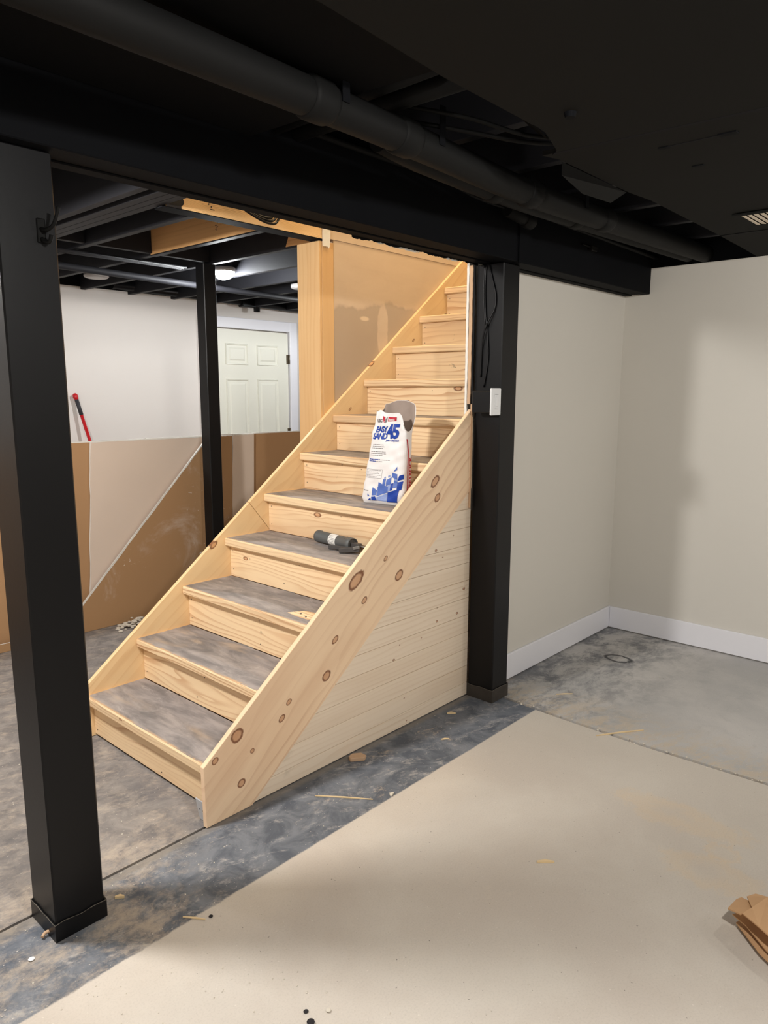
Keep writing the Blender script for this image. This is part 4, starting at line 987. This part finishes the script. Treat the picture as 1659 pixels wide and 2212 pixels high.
stick(2.30, 1.755, 2.33, 1.735, 0.010, 'tiny pale chip on the dark strip left of the right post', h=0.004)
stick(1.83, 1.622, 1.852, 1.628, 0.014, 'white plaster flake on the edge of the dark strip', 'plaster_flake', 'crumb', 0.006)
stick(0.815, 1.772, 0.85, 1.768, 0.014, 'tan wood chip beside the right face of the near post foot', h=0.009) if 0 else None
stick(0.885, 1.852, 0.905, 1.835, 0.011, 'tan wood chip beside the foot of the near post', h=0.008)
stick(3.05, 1.63, 3.11, 1.575, 0.006, 'thin tan sliver on the grey floor right of the post')
bl = prism('wood_block', [(0, 0), (0.058, 0.0), (0.066, 0.020), (0.050, 0.042), (0.010, 0.040), (-0.004, 0.02)], 0.001, 0.017, 'block', None, 0.002, 'Z', (1.905, 1.905, 0))
bl.rotation_euler = (0, 0, R(-38)); tag(bl, 'small tan wood block lying against the stair side planks', 'wood block')
pb_ = thing('metal_plate', 'small grey metal plate stuck at the foot of the front riser', 'plate', (1.282, 1.992, 0.002))
bm = bmesh.new(); addbox(bm, -0.002, 0.002, -0.022, 0.022, 0.0, 0.085, 0.001); bmesh.ops.rotate(bm, verts=bm.verts, cent=(0, 0, 0), matrix=Matrix.Rotation(R(-10), 3, 'Y')); M['galv'] = plain('galvanised', (196, 198, 202), 0.45, 0.4, 0.06, 60); link('sheet_metal', bm, 'galv', pb_)
bm = bmesh.new()
for yy in (-0.010, 0.010): tube(bm, [(-0.010, yy, 0.045), (-0.0085, yy, 0.045)], 0.003, 8)
link('nail_hole', bm, 'ink', pb_)
# dark chips and a washer near the bottom of the picture
def blob(x, y, r, mat, label, name, sq=0.4, cat='scrap'):
    bm = bmesh.new(); bmesh.ops.create_icosphere(bm, subdivisions=2, radius=r)
    for v in bm.verts: v.co *= 1+0.35*mnoise.noise(v.co*60+Vector((x*9, y*7, 0))); v.co.z *= sq
    lo = min(v.co.z for v in bm.verts)
    return tag(link(name, bm, mat, None, (x, y, 0.0005-lo)), label, cat)
from_px = [(0.985, 1.155), (0.965, 1.115), (1.035, 1.125)]
blob(0.985, 1.118, 0.009, 'darkchip', 'black crumb of debris near the bottom of the beige floor', 'debris_chip')
blob(0.998, 1.150, 0.006, 'darkchip', 'slim black flake beside the black crumb on the floor', 'debris_chip', 0.25)
blob(1.035, 1.112, 0.0065, 'crumb', 'white pebble next to the black crumb on the floor', 'plaster_pebble')
blob(0.625, 1.795, 0.008, 'white', 'white plastic disc on the dusty floor left of the near post', 'plastic_disc', 0.3)
blob(1.03, 1.585, 0.006, 'darkchip', 'dark clump on the floor at the corner of the dark strip', 'debris_clump', 0.25)
cc = thing('bent_clip', 'small bent tan clip on the floor by the near post foot', 'clip', (0.675, 1.845, 0.001))
bm = bmesh.new(); tube(bm, spline([(0, 0, 0.006), (0.010, 0.006, 0.010), (0.022, 0.0, 0.012), (0.030, -0.012, 0.006)], 4), 0.0045, 8); link('clip_band', bm, 'block', cc)
# plaster crumbs and sawdust grains nobody could count
random.seed(21); bm = bmesh.new()
def crumbs(n, x0, x1, y0, y1, s0, s1):
    for _ in range(n):
        x, y, s = random.uniform(x0, x1), random.uniform(y0, y1), random.uniform(s0, s1)
        if 1.24 < x and y > 1.93 and y < 2.95: continue
        vs = [bm.verts.new((x+s*random.uniform(.5, 1)*math.cos(t), y+s*random.uniform(.5, 1)*math.sin(t), 0.0008)) for t in (0, 1.7, 3.2, 4.6)]
        tp = bm.verts.new((x, y, 0.0008+s*0.5))
        for k in range(4): bm.faces.new((vs[k], vs[(k+1) % 4], tp))
crumbs(170, 0.35, 1.25, 1.25, 1.95, 0.001, 0.004); crumbs(60, 0.5, 1.5, 0.8, 1.5, 0.001, 0.005); crumbs(120, 0.3, 1.24, 1.98, 3.0, 0.001, 0.0045)
crumbs(90, 1.1, 2.85, 1.3, 1.93, 0.001, 0.0035); crumbs(70, 2.9, 4.15, 0.3, 1.88, 0.001, 0.004); crumbs(60, 1.3, 2.8, 0.5, 1.6, 0.001, 0.003)
tag(link('plaster_crumbs', bm, 'crumb'), 'scattered pale plaster crumbs and sawdust over the concrete floor', 'debris', kind='stuff')
random.seed(22); bm = bmesh.new()
for _ in range(90):
    g0 = random.gauss(0, 0.055); x = 2.22+g0*1.3; y = 4.10+random.gauss(0, 0.022); s = random.uniform(0.006, 0.018)
    y = min(y, 4.17-s)
    bmesh.ops.create_icosphere(bm, subdivisions=1, radius=s, matrix=Matrix.Translation((x, y, s*0.4+max(0, 0.05-abs(g0)*0.6)*random.random())) @ Matrix.Rotation(random.random()*3, 4, 'Z') @ Matrix.Scale(0.5, 4, (0, 0, 1)))
tag(link('plaster_heap', bm, 'crumb'), 'low heap of broken white plaster at the foot of the drywall sheets', 'debris', kind='stuff')
